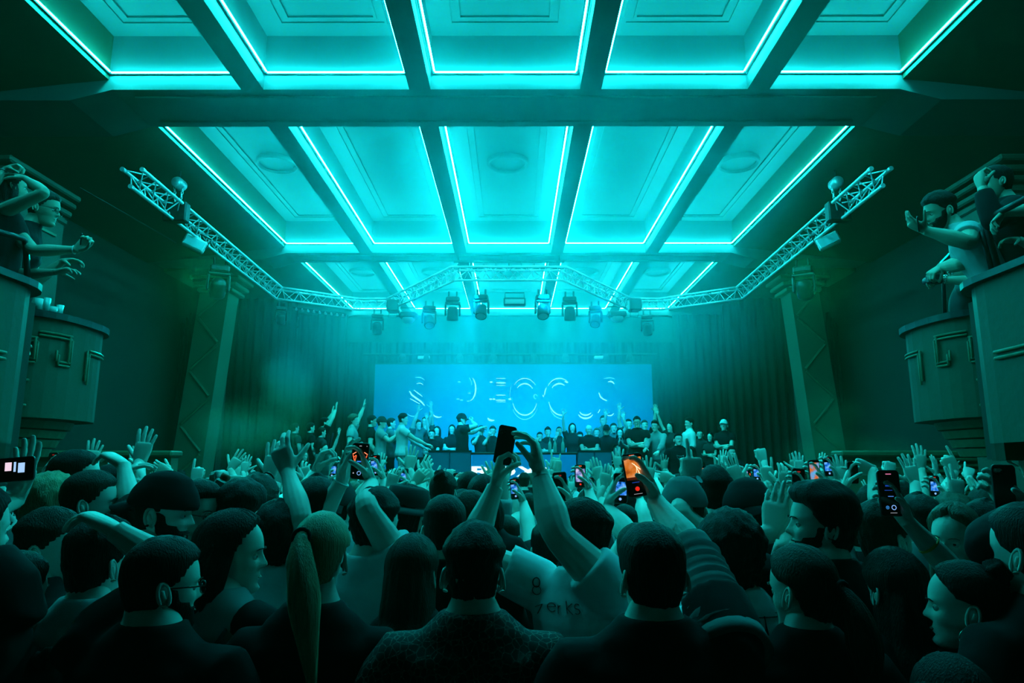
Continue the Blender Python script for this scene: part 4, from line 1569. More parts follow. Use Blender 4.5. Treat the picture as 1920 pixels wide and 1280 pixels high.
def persona(label, root, H=1.78, yaw=0.0, head=(0, 0, 0), lean=(0, 0), arms=None, build=1.0, skin=skin_a, hair=('short', hair_k), hseed=1, shirt=(cl_black, 'tee'),
            trousers=cl_jean, female=False, q=2, group=None, eyes=True, beard=None, cap=None, glasses=False, extras=(), hairL=.36, name='person', headpos=None, legs=True, pony_base=None, head_s=1.0, arm_k=1.16, sway=0.0):
    """root: world position of the feet. Everything is meshed in coordinates local to the root. q 2 = close, 1 = middle, 0 = far"""
    root = Vector(root)
    S = H / 1.78
    Rz = Matrix.Rotation(yaw, 4, 'Z')
    lean = Vector((lean[0], lean[1], 0))
    W_ = build * (0.92 if female else 1.0)

    def B(x, y, z):         # body point: yawed and leaned
        p = Rz @ Vector((x * S, y * S, z * S))
        return p + lean * max(0, (z - .93) / .72)

    def sup(zz):
        return max(0, (zz - .93) / .72)

    info = {}
    arms = arms or {}
    core = MB()
    shirt_mb = MB()
    # torso rings
    rs, ss = [], []
    n = 22
    for z, a, b, oy in TORSO:
        ring, sring = [], []
        for k in range(n):
            an = 2 * PI * k / n
            ca, sa = math.cos(an), math.sin(an)
            ex = .82 if z < 1.45 else 1.0
            x, y = math.copysign(abs(ca) ** ex, ca), math.copysign(abs(sa) ** ex, sa)
            bust = .028 * math.exp(-((z - 1.30) / .05) ** 2) * max(0, sa) if female else 0
            ring.append(B(x * a * W_, y * (b + bust) * (.5 + .5 * build) + oy, z))
            g = .017 if z < 1.45 else (.014 if z < 1.5 else .013)
            if z < 1.2:
                g += .014 * (1.2 - z) / .3
            fold = .006 * math.sin(an * 5 + z * 9 + hseed) * (1.2 - min(1.2, z)) * 2
            sring.append(B(x * (a * W_ + g + fold), y * ((b + bust) * (.5 + .5 * build) + g + fold) + oy, z))
        rs.append(ring)
        if z >= .84 and z < 1.55:
            ss.append(sring)
    core.rings(rs)
    shirt_mb.rings(ss)
    # head position
    hz = 1.655
    hc = B(0, .012, hz)
    if headpos is not None:
        hc = Vector(headpos) - root
    HR = Euler((R(head[1]), R(head[2]), R(head[0])), 'XYZ').to_matrix().to_4x4()
    hs = S ** .6 * (0.97 if female else 1.0) * head_s
    HM = Matrix.Translation(hc) @ HR @ Matrix.Scale(hs, 4)
    # neck
    nb = B(0, -.012, 1.47)
    nt_ = HM @ Vector((0, -.022, -.045))
    core.tube([nb, nb.lerp(nt_, .35), nb.lerp(nt_, .7), nt_], [.064 * W_ * S, .056 * W_ * S, .054 * W_ * S, .052 * W_ * S], 16)
    arm_parts = []
    for side, key in ((-1, 'L'), (1, 'R')):
        sp = arms.get(key)
        up = sp is not None and sp.get('up', True)
        sh = B(side * (.172 if up else .178) * W_, -.008, 1.425 if up else 1.40)
        l1, l2 = .292 * S, .258 * S
        if sp is None:
            wr = B(side * .20 * W_, .10 + .02 * side, .93)
            hint = B(side * .42, -.12, 1.1)
            d, nn, pose = Rz @ Vector((-side * .1, .35, -1)), Rz @ Vector((-side, 0, 0)), 'relaxed'
        else:
            wr = Vector(sp['w']) - root if sp.get('world', True) else B(*sp['w'])
            hint = Vector(sp['e']) - root if sp.get('world', True) else B(*sp['e'])
            d, nn, pose = Vector(sp['d']), Vector(sp['n']), sp['hand']
            if not sp.get('world', True):
                d, nn = Rz @ d, Rz @ nn
        if up:
            sv = (hint - sh).normalized()
            sh = sh + Vector((0, 0, .035 * S * max(0, sv.z))) + sv * .012
        el, wr = ik(sh, wr, hint, l1, l2)
        if sp is not None and 'd' in sp and sp.get('auto'):
            d = (wr - el).normalized() * sp['auto'] + Vector(sp['d']) * (1 - sp['auto'])
        k = S * (.80 if female else 1.0) * (.5 + .5 * build) * arm_k
        prof = lambda f: float(np.interp(f, [0, .12, .28, .42, .5, .58, .68, .85, .95, 1], [.060, .057, .050, .043, .040, .0435, .0445, .033, .0275, .0265])) * k
        pts, rad, fpar = limb([sh, el, wr], prof)
        am = MB()
        am.tube([B(side * .10 * W_, -.008, 1.40)] + pts, [.055 * k] + rad, 14 if q else 10, True, False, flat=.92)
        hands = MB() if q < 2 else am
        t_ = add_hand(hands, wr, d, nn, side, pose, S * (.90 if female else 1.0) * sp.get('hs', 1.04) * arm_k ** .5 if sp else S * (.9 if female else 1.0), 8 if q == 2 else 6)
        info[key] = (wr + root, Vector(d).normalized(), Vector(nn), t_, el + root)
        if q == 2:
            arm_parts.append(remesh(am, sp.get('vox', .0036) if sp else .008, 2))
        else:
            am.add(hands.v, hands.f)
            arm_parts.append(to_arrays(am))
        # sleeve
        st = shirt[1]
        if st != 'tank':
            end = {'tee': .27, 'long': .97, 'short': .20, 'push': .62}[st]
            sp_pts, sp_rad = [B(side * .08 * W_, -.008, 1.41)], [.066 * k]
            for p, r_, f in zip(pts, rad, fpar):
                if f <= end:
                    sp_pts.append(p)
                    rr = r_ + (.016 + (.010 * (f / .27) if st in ('tee', 'short') else 0.004))
                    if st in ('long', 'push'):
                        rr += .0045 * math.sin(f * 95)
                    sp_rad.append(rr)
            shirt_mb.tube(sp_pts, sp_rad, 16, True, False)
    # legs
    if legs:
        for side in (-1, 1):
            hip, kn, an = B(side * .085, 0, .86), B(side * .10, .03, .48), B(side * .11, 0, .085)
            core.tube([hip, kn, an], [.075 * S, .055 * S, .038 * S], 10)
            foot = B(side * .115, .12, .03)
            core.tube([B(side * .11, -.05, .045), B(side * .112, .05, .045), foot], [.038 * S, .038 * S, .028 * S], 8, True, True)
    cv = .013 if q == 2 else (.016 if q == 1 else .02)
    parts = [remesh(core, cv, 3)] + arm_parts
    # head, ears
    hb = MB()
    grid = head_grid(52 if q == 2 else 32, None, female)
    hb.rings([[HM @ p for p, a, z in ring] for ring in grid])
    ear(hb, 1, HM)
    ear(hb, -1, HM)
    parts.append(to_arrays(hb))
    body = link(name, mesh_from(parts, name), skin)
    body.location = root
    tag(body, label, 'person', group)
    # clothing
    vx = .011 if q == 2 else .018
    sco, sli, ssz = remesh(shirt_mb, vx, 4)
    if q == 2:      # cloth folds
        for i in range(len(sco)):
            p = Vector(sco[i])
            f = noise.noise(Vector((p.x * 9 + hseed, p.y * 9, p.z * 5.5))) * .007 + noise.noise(Vector((p.x * 22, p.y * 22 + hseed, p.z * 12))) * .003
            c = Vector((0, 0, 0)) + lean * sup(p.z / S)
            dv = Vector((p.x - c.x, p.y - c.y, 0))
            if dv.length > 1e-4:
                p = p + dv.normalized() * f
            sco[i] = p
    sh_o = link({'tee': 't_shirt', 'tank': 'top', 'long': 'sweater', 'short': 't_shirt', 'push': 'long_sleeved_top'}[shirt[1]], mesh_from([(sco, sli, ssz)], 'shirt'), shirt[0], body)
    if legs:
        tr = MB()
        rr = []
        for z, a, b in ((1.02, .152, .108), (.95, .172, .122), (.88, .176, .124), (.80, .160, .112), (.77, .12, .09)):
            rr.append([B(math.cos(2 * PI * k / 16) * a * W_, math.sin(2 * PI * k / 16) * b, z) for k in range(16)])
        tr.rings(rr)
        for side in (-1, 1):
            tr.tube([B(side * .085, 0, .86), B(side * .092, .015, .68), B(side * .10, .03, .48), B(side * .108, .01, .28), B(side * .112, 0, .10)], [.092 * S, .085 * S, .070 * S, .062 * S, .056 * S], 12)
        tr.build('trousers', trousers, body, smooth=True)
        for side in (-1, 1):
            sm_ = MB()
            rr = []
            for y, w, h in ((-.085, .028, .05), (-.06, .038, .075), (0, .040, .085), (.06, .046, .06), (.13, .046, .045), (.165, .034, .03)):
                rr.append([B(side * .112 + math.cos(a) * w, y, max(.002, h * .5 + math.sin(a) * h * .5 + .002)) for a in [2 * PI * k / 12 for k in range(12)]])
            sm_.rings(rr)
            sm_.build('shoe', cl_dark, body, smooth=True)
    # hair
    hst, hm_ = hair
    if hst and hst != 'bald':
        nn_ = 72 if q == 2 else 36
        hmb = hair_shell(hst, HM, hseed, nn_, female)
        if hst == 'long':
            l_ = long_hair(HM, hairL, hseed)
            hmb.add(l_.v, l_.f)
        if hst == 'bob':
            l_ = long_hair(HM, .15, hseed, .104, 66)
            hmb.add(l_.v, l_.f)
        if hst == 'tail':
            pb = pony_base or (0, -.112, .045)
            l_ = pony(HM, pb, hairL, hseed, sway=sway)
            hmb.add(l_.v, l_.f)
        if hst == 'bun':
            l_ = MB()
            rr = []
            c = Vector((0, -.085, .105))
            for i in range(1, 12):
                t = PI * i / 12
                rr.append([HM @ (c + Vector((math.cos(a) * math.sin(t), math.sin(a) * math.sin(t), math.cos(t))) * (.040 + .006 * math.sin(a * 3 + t * 5))) for a in [2 * PI * k / 18 for k in range(18)]])
            hmb.add(*(lambda m: (m.v, m.f))(MB().rings(rr)))
        h_o = hmb.build('hair', hm_, body, smooth=True)
        if hst == 'tail' and q == 2:
            c = HM @ Vector(pony_base or (0, -.112, .045))
            ax = (HM.to_3x3() @ Vector((0, -1, .15))).normalized()
            u = ax.orthogonal().normalized()
            w2 = ax.cross(u)
            MB().tube([c + ax * .012 + (u * math.cos(a) + w2 * math.sin(a)) * .024 for a in [2 * PI * k / 12 for k in range(13)]], .006, 6).build('hair_tie', cl_black, h_o, smooth=True)
    if beard:
        bb = MB()
        rings = []
        for ring in head_grid(52, [z for z in ZL if z < .012], female):
            r = []
            for p, a, z in ring:
                m = sstep((a - 12) / 14 if z > -.048 else 1) * sstep((-.026 - z - .055 * sstep((40 - a) / 30) * (0 if z < -.05 else 1) + .05 * sstep((a - 55) / 25)) / .022) * sstep((100 - a) / 22)
                if abs(z + .066) < .009 and a < 17:
                    m = 0
                d = Vector((p.x, p.y, p.z * .6 - .01)).normalized()
                r.append(HM @ (p + d * ((beard + .002 * noise.noise(p * 120)) * m - .006 * (1 - m))))
            rings.append(r)
        bb.rings(rings)
        bb.build('beard', hm_ if hst else hair_k, body, smooth=True)
    if eyes:
        for s in (-1, 1):
            c = Vector((s * .0295, .0728, .000))
            e = MB().lathe([(.0001, -.0118)] + [(.0118 * math.sin(PI * i / 8), -.0118 * math.cos(PI * i / 8)) for i in range(1, 8)] + [(.0001, .0118)], 12, HM @ Matrix.Translation(c) @ Matrix.Rotation(-PI / 2, 4, 'X'))
            eo = e.build('eye', eye_m, body, smooth=True)
            if q:
                MB().lathe([(.0001, .0126), (.003, .0124), (.0056, .0112)], 12, HM @ Matrix.Translation(c) @ Matrix.Rotation(-PI / 2, 4, 'X')).build('iris', iris_m, eo, smooth=True)
                # upper lid and brow
                lb = MB()
                for e0, e1 in ((14, 80), (-80, -22)):
                    rr_ = []
                    for j in range(5):
                        el_ = R(e0 + (e1 - e0) * j / 4)
                        rr_.append([HM @ (c + Vector((math.sin(az) * math.cos(el_), math.cos(az) * math.cos(el_), math.sin(el_))) * .0130) for az in [R(-85 + 170 * k / 10) for k in range(11)]])
                    lb.rings(rr_, False, False, closed=False)
                lb.build('eyelid', skin, body, smooth=True)
                MB().tube([HM @ Vector((s * x, y, z)) for x, y, z in ((.014, .102, .019), (.026, .100, .0235), (.038, .093, .0235), (.047, .083, .018))], [.0028, .0034, .003, .002], 6, True, True, flat=.6).build('eyebrow', hm_ if hst else hair_k, body, smooth=True)
        if q == 2:
            MB().tube([HM @ Vector((x, .0985 - abs(x) * .28, -.066 + abs(x) * .06)) for x in (-.020, -.010, 0, .010, .020)], .0028, 6, True, True, flat=.7).build('mouth', skin_c, body, smooth=True)
    if cap:
        kind, cm = cap
        if kind in ('cap', 'cap_back', 'beanie', 'cap_flip'):
            co = cap_shell(HM, t=.022 if hst else .016, low=(.030 if kind != 'beanie' else .02)).build('cap', cm, body, smooth=True)
            if kind != 'beanie':
                brim(HM, kind == 'cap_back', flip=kind == 'cap_flip').build('brim', cm, co, smooth=True)
                c = HM @ Vector((0, 0, .146))
                MB().lathe([(.001, .004), (.007, .003), (.009, 0)], 10, Matrix.Translation(c)).build('button', cm, co, smooth=True)
        else:       # brimmed hat
            prof = [(.205, .030), (.206, .036), (.15, .048), (.104, .050), (.100, .060), (.097, .09), (.088, .128), (.06, .138), (.02, .126), (.001, .124)]
            co = MB().lathe(prof + [], 36, HM @ Matrix.Diagonal((.92, 1.08, 1, 1))).build('felt_hat', cm, body, smooth=True)
            MB().lathe([(.1035, .055), (.1025, .085)], 36, HM @ Matrix.Diagonal((.93, 1.09, 1, 1))).build('hat_band', cl_dark, co, smooth=True)
    if glasses:
        g = MB()
        for s in (-1, 1):
            pts = [HM @ Vector((s * (.031 + .023 * math.copysign(abs(math.cos(a)) ** .7, math.cos(a))), .1045 - .10 * max(0, (.031 + .023 * math.cos(a)) - .03), -.002 + .018 * math.copysign(abs(math.sin(a)) ** .7, math.sin(a)))) for a in [2 * PI * k / 16 for k in range(17)]]
            g.tube(pts, .0021, 5)
            g.tube([HM @ Vector((s * .054, .100, .004)), HM @ Vector((s * .076, .06, .006)), HM @ Vector((s * .079, -.01, .004)), HM @ Vector((s * .078, -.025, -.012))], .0022, 5)
        g.tube([HM @ Vector((-.010, .108, .0)), HM @ Vector((0, .111, .004)), HM @ Vector((.010, .108, .0))], .002, 5)
        go = g.build('glasses', frame_m, body, smooth=True)
        info['glasses'] = go
    for ex in extras:
        kind = ex[0]
        if kind in ('wristband', 'watch'):
            _, key, m_, f = ex
            wr, d, nn, t_, el = info[key]
            wr, el = wr - root, el - root
            ax = (wr - el).normalized()
            c = wr.lerp(el, f)
            u = ax.orthogonal().normalized()
            w2 = ax.cross(u)
            rr = float(np.interp(f, [0, .2, .5], [.0285, .0325, .042])) * S * (.84 if female else 1)
            wo = MB().tube([c + (u * math.cos(a) + w2 * math.sin(a) * .94) * (rr + .003) for a in [2 * PI * k / 18 for k in range(19)]], .0048 if kind == 'wristband' else .008, 6).build(kind, m_, body, smooth=True)
            if kind == 'watch':
                # the case sits on the back of the wrist
                nb_ = -Vector(nn)
                nb_ = (nb_ - ax * nb_.dot(ax)).normalized()
                q_ = nb_.to_track_quat('Z', 'Y').to_matrix().to_4x4()
                Mx = Matrix.Translation(c + nb_ * (rr + .001)) @ q_
                MB().lathe([(.001, 0), (.020, 0), (.021, .003), (.021, .010), (.019, .0115)], 18, Mx).build('watch_case', m_, wo, smooth=True)
                MB().lathe([(.019, .0115), (.001, .0118)], 18, Mx).build('watch_glass', MATS['lens'], wo, smooth=True)
        elif kind == 'earring':
            for s in ex[1]:
                c = HM @ Vector((s * .083, -.004, -.072))
                MB().tube([c + HR.to_3x3() @ Vector((0, math.cos(a), math.sin(a))) * .028 for a in [2 * PI * k / 24 for k in range(25)]], .0016, 5).build('hoop_earring', metal_m, body, smooth=True)
        elif kind == 'collar':
            c = B(0, -.012, 1.508)
            MB().tube([c + Rz.to_3x3() @ Vector((math.cos(a) * .070 * W_, math.sin(a) * .062, .010 - .012 * math.sin(a))) * S for a in [2 * PI * k / 22 for k in range(23)]], .009, 6).build('collar', ex[1], sh_o, smooth=True)
        elif kind == 'strap':
            side = ex[1]
            MB().tube([B(side * .12, -.10, 1.44), B(side * .08, -.135, 1.36), B(-side * .02, -.145, 1.24), B(-side * .10, -.14, 1.12)], .020, 8, flat=.25, up=Rz @ Vector((side, 0, 1))).build('bag_strap', cl_black, sh_o, smooth=True)
    info['HM'] = HM
    info['B'] = B
    info['root'] = root
    info['body'] = body
    info['shirt'] = sh_o
    return info


def hero(label, hp, H=None, root_dy=0.0, **kw):
    """hp: pixel of the head centre (eye level) and depth Y"""
    c = W(*hp)
    h = kw.get('H_', c.z + .15)
    kw.pop('H_', None)
    ln = kw.get('lean', (0, 0))
    fz = kw.pop('floor', 0.0)
    h -= fz
    yaw = kw.get('yaw', 0)
    S = h / 1.78
    off = Matrix.Rotation(yaw, 3, 'Z') @ Vector((0, .012 * S, 0))
    root = Vector((c.x - ln[0] * 1.007 - off.x, c.y - ln[1] * 1.007 - off.y, fz))
    return persona(label, root, H=h, headpos=c, **kw)


def A(w, e, hand='open', d=(0, 0, 1), n=(0, 1, 0), **kw):
    r = dict(w=W(*w), e=W(*e), hand=hand, d=d, n=n)
    r.update(kw)
    return r


# ---------------------------------------------------------------- phones
def emis(name, col, es=1.0):
    return mat(name, (0.01, 0.01, 0.01), 0.4, emit=col, es=es)


phone_glass = mat('phone_glass', (0.006, 0.006, 0.008), 0.12, spec=0.6)


def phone(label, px, py, Y, roll=0, turn=0, tip=0, pic=None, size=1.0, back=False, case=None, group=None, center=None, land=False):
    """phone whose screen faces the camera side (or its back when back=True)"""
    c = Vector(center) if center is not None else W(px, py, Y)
    M = Matrix.Rotation(R(turn), 4, 'Z') @ Matrix.Rotation(R(tip), 4, 'X') @ Matrix.Rotation(R(roll + (90 if land else 0)), 4, 'Y')
    e = empty('phone', c)
    tag(e, label, 'phone', group)
    w, h, t = .074 * size, .152 * size, .0085
    Ms = M @ (Matrix.Rotation(PI, 4, 'Z') if back else Matrix.Identity(4))
    def rr(ww, hh, rad, y, n=5):
        pts = []
        for cx, cz, a0 in ((ww / 2 - rad, hh / 2 - rad, 0), (-ww / 2 + rad, hh / 2 - rad, 90), (-ww / 2 + rad, -hh / 2 + rad, 180), (ww / 2 - rad, -hh / 2 + rad, 270)):
            for k in range(n + 1):
                a = R(a0 + 90 * k / n)
                pts.append(Ms @ Vector((cx + rad * math.cos(a), y, cz + rad * math.sin(a))))
        return pts
    b = MB()
    b.rings([rr(w - .002, h - .002, .012, -t / 2), rr(w, h, .012, -t / 2 + .0015), rr(w, h, .012, t / 2 - .0015), rr(w - .002, h - .002, .012, t / 2)])
    body = b.build('phone_case', case or black_m, e)
    g = MB()
    g.rings([rr(w - .005, h - .005, .010, -t / 2 - .0004), rr(w - .0055, h - .0055, .010, -t / 2 - .0008)])
    g.build('screen', phone_glass, e)
    # camera bump on the back
    for k in range(3 if size > .9 else 1):
        MB().lathe([(.001, .003), (.006, .003), (.007, 0)], 12, Ms @ Matrix.Translation((.022 - .016 * (k % 2), t / 2, h / 2 - .016 - .014 * (k // 2 + k % 2 * .6))) @ Matrix.Rotation(-PI / 2, 4, 'X')).build('camera_lens', phone_glass, e, smooth=True)
    yy = -t / 2 - .0012

    def quad(x0, x1, z0, z1, m, name='picture', dy=0.0):
        vs = [Ms @ Vector((x, yy - dy + k, z)) for k in (0, .0003) for x, z in ((x0 * w / 2, z0 * h / 2), (x1 * w / 2, z0 * h / 2), (x1 * w / 2, z1 * h / 2), (x0 * w / 2, z1 * h / 2))]
        MB().add(vs, [(0, 1, 2, 3), (7, 6, 5, 4), (0, 4, 5, 1), (1, 5, 6, 2), (2, 6, 7, 3), (3, 7, 4, 0)]).build(name, m, e)

    def line(x0, z0, x1, z1, th, m, dy=.0006, name='picture_line'):
        a, c_ = Vector((x0 * w / 2, 0, z0 * h / 2)), Vector((x1 * w / 2, 0, z1 * h / 2))
        d = (c_ - a).normalized()
        nn = Vector((-d.z, 0, d.x)) * th / 2
        vs = [Ms @ (p + Vector((0, yy - dy, 0))) for p in (a + nn, c_ + nn, c_ - nn, a - nn)]
        MB().add(vs, [(3, 2, 1, 0)]).build(name, m, e)

    def disc(x, z, r, m, ring=False, dy=.0008, name='icon'):
        Mx = Ms @ Matrix.Translation((x * w / 2, yy - dy, z * h / 2)) @ Matrix.Rotation(PI / 2, 4, 'X')
        MB().lathe([(r * .72 if ring else .0001, 0), (r, 0)], 16, Mx).build(name, m, e)
    o = (line, quad, disc)
    if pic == 'orange':
        quad(-.84, .84, -.12, .80, MATS['pic_orange'])
        line(-.1, .55, .75, .15, .0016, emis('pic_white', (1, .75, .45), 2.2))
        line(.3, .35, .1, -.1, .001, emis('pic_white', (1, .7, .4), 2.2)); line(.1, .5, .6, -.1, .001, emis('pic_white', (1, .7, .4), 2.2)); line(.3, .3, .5, -.1, .001, emis('pic_white', (1, .7, .4), 2.2))
        quad(-.84, .84, -.22, -.10, emis('pic_crowd', (.10, .01, .0), .6), dy=.0007)
        quad(-.25, .25, .86, .92, emis('pic_red', (1.0, .10, .02), 1.2), 'record_bar')
        disc(.0, -.64, .0075, emis('pic_redd', (.8, .02, .01), 1.0)); quad(-.4, .4, -.88, -.86, emis('pic_grey', (.4, .4, .45), .9), 'home_bar')
        quad(-.4, .3, -.36, -.33, emis('pic_darkblue', (.01, .06, .4), .8), 'mode_text')
    elif pic == 'strips':
        r_ = emis('pic_rust', (1.0, .13, .04), 1.4)
        for s in (-1, 1):
            line(s * .86, .36, s * .45, .48, .0035, emis('pic_rust2', (1.0, .22, .10), 1.6)); line(s * .80, .32, s * .60, .02, .0035, r_); line(s * .42, .30, s * .55, -.04, .003, r_); line(s * .45, .32, s * .72, .18, .0025, r_)
        quad(-.32, .32, -.06, .0, emis('pic_blue', (.04, .25, 1.0), .9)); quad(-.15, .12, .80, .84, emis('pic_grey', (.4, .4, .45), .9), 'clock'); quad(.66, .76, .80, .83, emis('pic_grey', (.4, .4, .45), .9), 'signal')
        disc(.0, -.66, .0085, emis('pic_ring', (.25, .5, 1.0), 1.0), True); disc(-.62, -.66, .003, emis('pic_grey', (.4, .4, .45), .9)); disc(0, -.40, .003, emis('pic_grey', (.4, .4, .45), .9))
    elif pic == 'dark':
        quad(-.25, .25, .80, .84, emis('pic_pink', (.8, .2, .4), .9), 'record_bar'); quad(-.4, .3, .28, .34, emis('pic_darkblue', (.01, .06, .4), .8)); quad(-.5, .2, .1, .13, emis('pic_darkblue', (.01, .06, .4), .8))
        quad(-.25, .25, -.16, -.13, emis('pic_blue2', (.1, .3, .9), .8), 'mode_text')
        disc(-.42, -.62, .0055, emis('pic_ring2', (.05, .35, .9), .8), True); disc(-.42, -.62, .002, emis('pic_ring2', (.05, .35, .9), .8)); disc(.15, -.62, .008, emis('pic_ring', (.25, .5, 1.0), 1.0), True); quad(-.2, .4, -.86, -.84, emis('pic_grey', (.4, .4, .45), .9), 'home_bar')
    elif pic == 'blue':
        quad(-.84, .84, -.45, .42, MATS['pic_blueish']); quad(-.25, .25, .80, .86, emis('pic_redd', (.8, .02, .01), 1.0), 'record_bar'); disc(0, -.70, .006, emis('pic_ring', (.25, .5, 1.0), 1.0))
    elif pic == 'stage':
        quad(-.84, .84, -.5, .62, MATS['pic_stage']); quad(-.25, .25, .82, .90, emis('pic_red', (1.0, .10, .02), 1.2), 'record_bar'); disc(0, -.72, .006, emis('pic_redd', (.8, .02, .01), 1.0))
    elif pic == 'rust':
        quad(-.84, .84, -.75, .75, MATS['pic_rusty'])
    elif pic == 'off':
        quad(-.25, .25, .70, .80, emis('pic_redoff', (.5, .02, .02), .5), 'record_bar')
    elif pic == 'text':
        quad(-.5, .3, .3, .6, emis('pic_bright', (.4, .65, 1.0), 1.0)); quad(-.6, .2, .1, .2, emis('pic_bright', (.4, .65, 1.0), 1.0)); quad(-.6, .1, -.3, .0, emis('pic_pinkish', (1.0, .75, .9), 0.9))
    return e


def pic_mat(name, c1, c2, c3, scale, es, pos=(.35, .55)):
    m = bpy.data.materials.new(name)
    m.use_nodes = True
    nt = m.node_tree
    b = nt.nodes['Principled BSDF']
    b.inputs['Base Color'].default_value = (.01, .01, .01, 1)
    tc = nt.nodes.new('ShaderNodeTexCoord')
    n = nt.nodes.new('ShaderNodeTexNoise')
    n.inputs['Scale'].default_value = scale
    n.inputs['Detail'].default_value = 3
    r = nt.nodes.new('ShaderNodeValToRGB')
    r.color_ramp.elements[0].color = (*c1, 1)
    r.color_ramp.elements[0].position = pos[0]
    r.color_ramp.elements[1].color = (*c3, 1)
    r.color_ramp.elements[1].position = pos[1] + .1
    e = r.color_ramp.elements.new((pos[0] + pos[1]) / 2)
    e.color = (*c2, 1)
    nt.links.new(tc.outputs['Object'], n.inputs['Vector'])
    nt.links.new(n.outputs['Fac'], r.inputs['Fac'])
    nt.links.new(r.outputs['Color'], b.inputs['Emission Color'])
    b.inputs['Emission Strength'].default_value = es
    MATS[name] = m


pic_mat('pic_orange', (.35, .06, .01), (.85, .22, .02), (1.0, .40, .15), 28, .75)
pic_mat('pic_blueish', (.0, .02, .15), (.02, .25, 1.0), (.25, .6, 1.0), 60, .9)
pic_mat('pic_stage', (.03, .04, .12), (.25, .30, .70), (.75, .65, .95), 45, .9)
pic_mat('pic_rusty', (.7, .16, .03), (.35, .25, .3), (.1, .45, .9), 30, .9, (.42, .52))
# ---------------------------------------------------------------- decals on clothing
from mathutils.bvhtree import BVHTree


def decal(info, polys, centre, direction, right, up, m, name, width=.004, parent=None):
    """print polylines (2D, metres) on the shirt: projected along direction on to the cloth"""
    sh = info['shirt']
    me = sh.data
    bvh = BVHTree.FromPolygons([v.co for v in me.vertices], [list(p.vertices) for p in me.polygons])
    direction, right, up = Vector(direction).normalized(), Vector(right).normalized(), Vector(up).normalized()
    c = Vector(centre) - info['root']
    mb = MB()
    for pl in polys:
        pts = []
        for i in range(len(pl) - 1):
            a, b = Vector(pl[i]), Vector(pl[i + 1])
            n = max(1, int((b - a).length / .012))
            pts += [a.lerp(b, k / n) for k in range(n)]
        pts.append(Vector(pl[-1]))
        prev = []
        out = []
        for p in pts:
            o = c + right * p.x + up * p.y - direction * .5
            hit = bvh.ray_cast(o, direction, 1.2)
            if hit[0] is not None:
                out.append(hit[0] - direction * .0015)
            else:
                if len(out) > 1:
                    mb.tube(out, width / 2, 5, flat=.5)
                out = []
        if len(out) > 1:
            mb.tube(out, width / 2, 5, flat=.5)
    if mb.v:
        return mb.build(name, m, parent or sh)


def arcp(cx, cy, rx, ry, a0, a1, n=12):
    return [(cx + rx * math.cos(R(a0 + (a1 - a0) * i / n)), cy + ry * math.sin(R(a0 + (a1 - a0) * i / n))) for i in range(n + 1)]


# ---------------------------------------------------------------- the people near the camera
def AW(w, e, hand='open', d=(0, 0, 1), n=(0, 1, 0), **kw):
    return dict(w=Vector(w), e=W(*e), hand=hand, d=d, n=n, **kw)


def hold(px, py, Y, side, e, roll=0, **kw):
    """arm whose hand holds a phone centred at the pixel"""
    c = W(px, py, Y)
    k = Matrix.Rotation(R(roll), 3, 'Y') @ Vector((side * .052, .012, -.088))
    return dict(w=c + k, e=W(*e), hand='phone', d=(-side * .42, .16, .88), n=(-side * .80, -.42, -.38), **kw)


NEAR = []


def P(short, label, hp, **kw):
    i = hero(label, hp, q=kw.pop('q', 2 if hp[2] < 3.0 else 1), **kw)
    NEAR.append((short, i, hp))
    return i


# the man in white with glasses reaching up in the middle
i = P('the reaching man in glasses', 'man in glasses and printed white T-shirt reaching both bare arms high round a dark phone', (1092, 1012, 2.62), yaw=R(-40), head=(62, 2, 0), hair=('fade', hair_k), skin=skin_a, beard=.004, glasses=True,
      shirt=(cl_white, 'tee'), hseed=3, build=1.0, arm_k=1.36,
      arms={'L': A((929, 912, 2.74), (925, 1016, 2.72), 'grip', (.22, .04, 1), (.75, -.1, .1), vox=.0034), 'R': A((1012, 886, 2.62), (1032, 1004, 2.46), 'droop', (-.16, .05, 1), (-.95, .15, -.1), vox=.0034)},
      extras=[('wristband', 'R', band_w, .10), ('collar', cl_white)])
phone('dark phone seen from its side held up by the reaching man in glasses', 948, 836, 2.70, roll=11, turn=-18, back=True, center=W(947, 834, 2.71))
bk = Vector((.1, 1, 0))
decal(i, [arcp(0, .035, .013, .016, 0, 360), arcp(0, .008, .016, .015, 0, 360), [(-.01, -.05), (.02, -.035), (.0, -.07)], arcp(.055, -.04, .016, .014, 20, 320), [(.04, -.04), (.07, -.036)], arcp(.088, -.045, .010, .014, 100, 180), [(.078, -.058), (.078, -.03)],
          [(.108, -.015), (.110, -.055)], [(.128, -.022), (.110, -.038), (.130, -.056)], arcp(.146, -.030, .009, .008, 40, 270, 8), arcp(.146, -.046, .009, .008, 90, -140, 8)],
      W(1006, 1112, 2.6), bk, (1, 0, .05), (-.05, 0, 1), cl_black, 'chest_print', .0045)

# black top, grey sleeve, phone with the orange stage
i = P('the grey-sleeved man', 'man in black top with one ruched grey sleeve raised, filming the orange-lit stage', (1223, 1082, 1.86), yaw=R(-8), head=(10, 0, 0), hair=('short', hair_k), shirt=(cl_black, 'tee'), build=1.12, hseed=5,
      arms={'R': hold(1190, 890, 2.34, 1, (1352, 1066, 2.02), -8, vox=.0034)}, extras=[('collar', cl_black)])
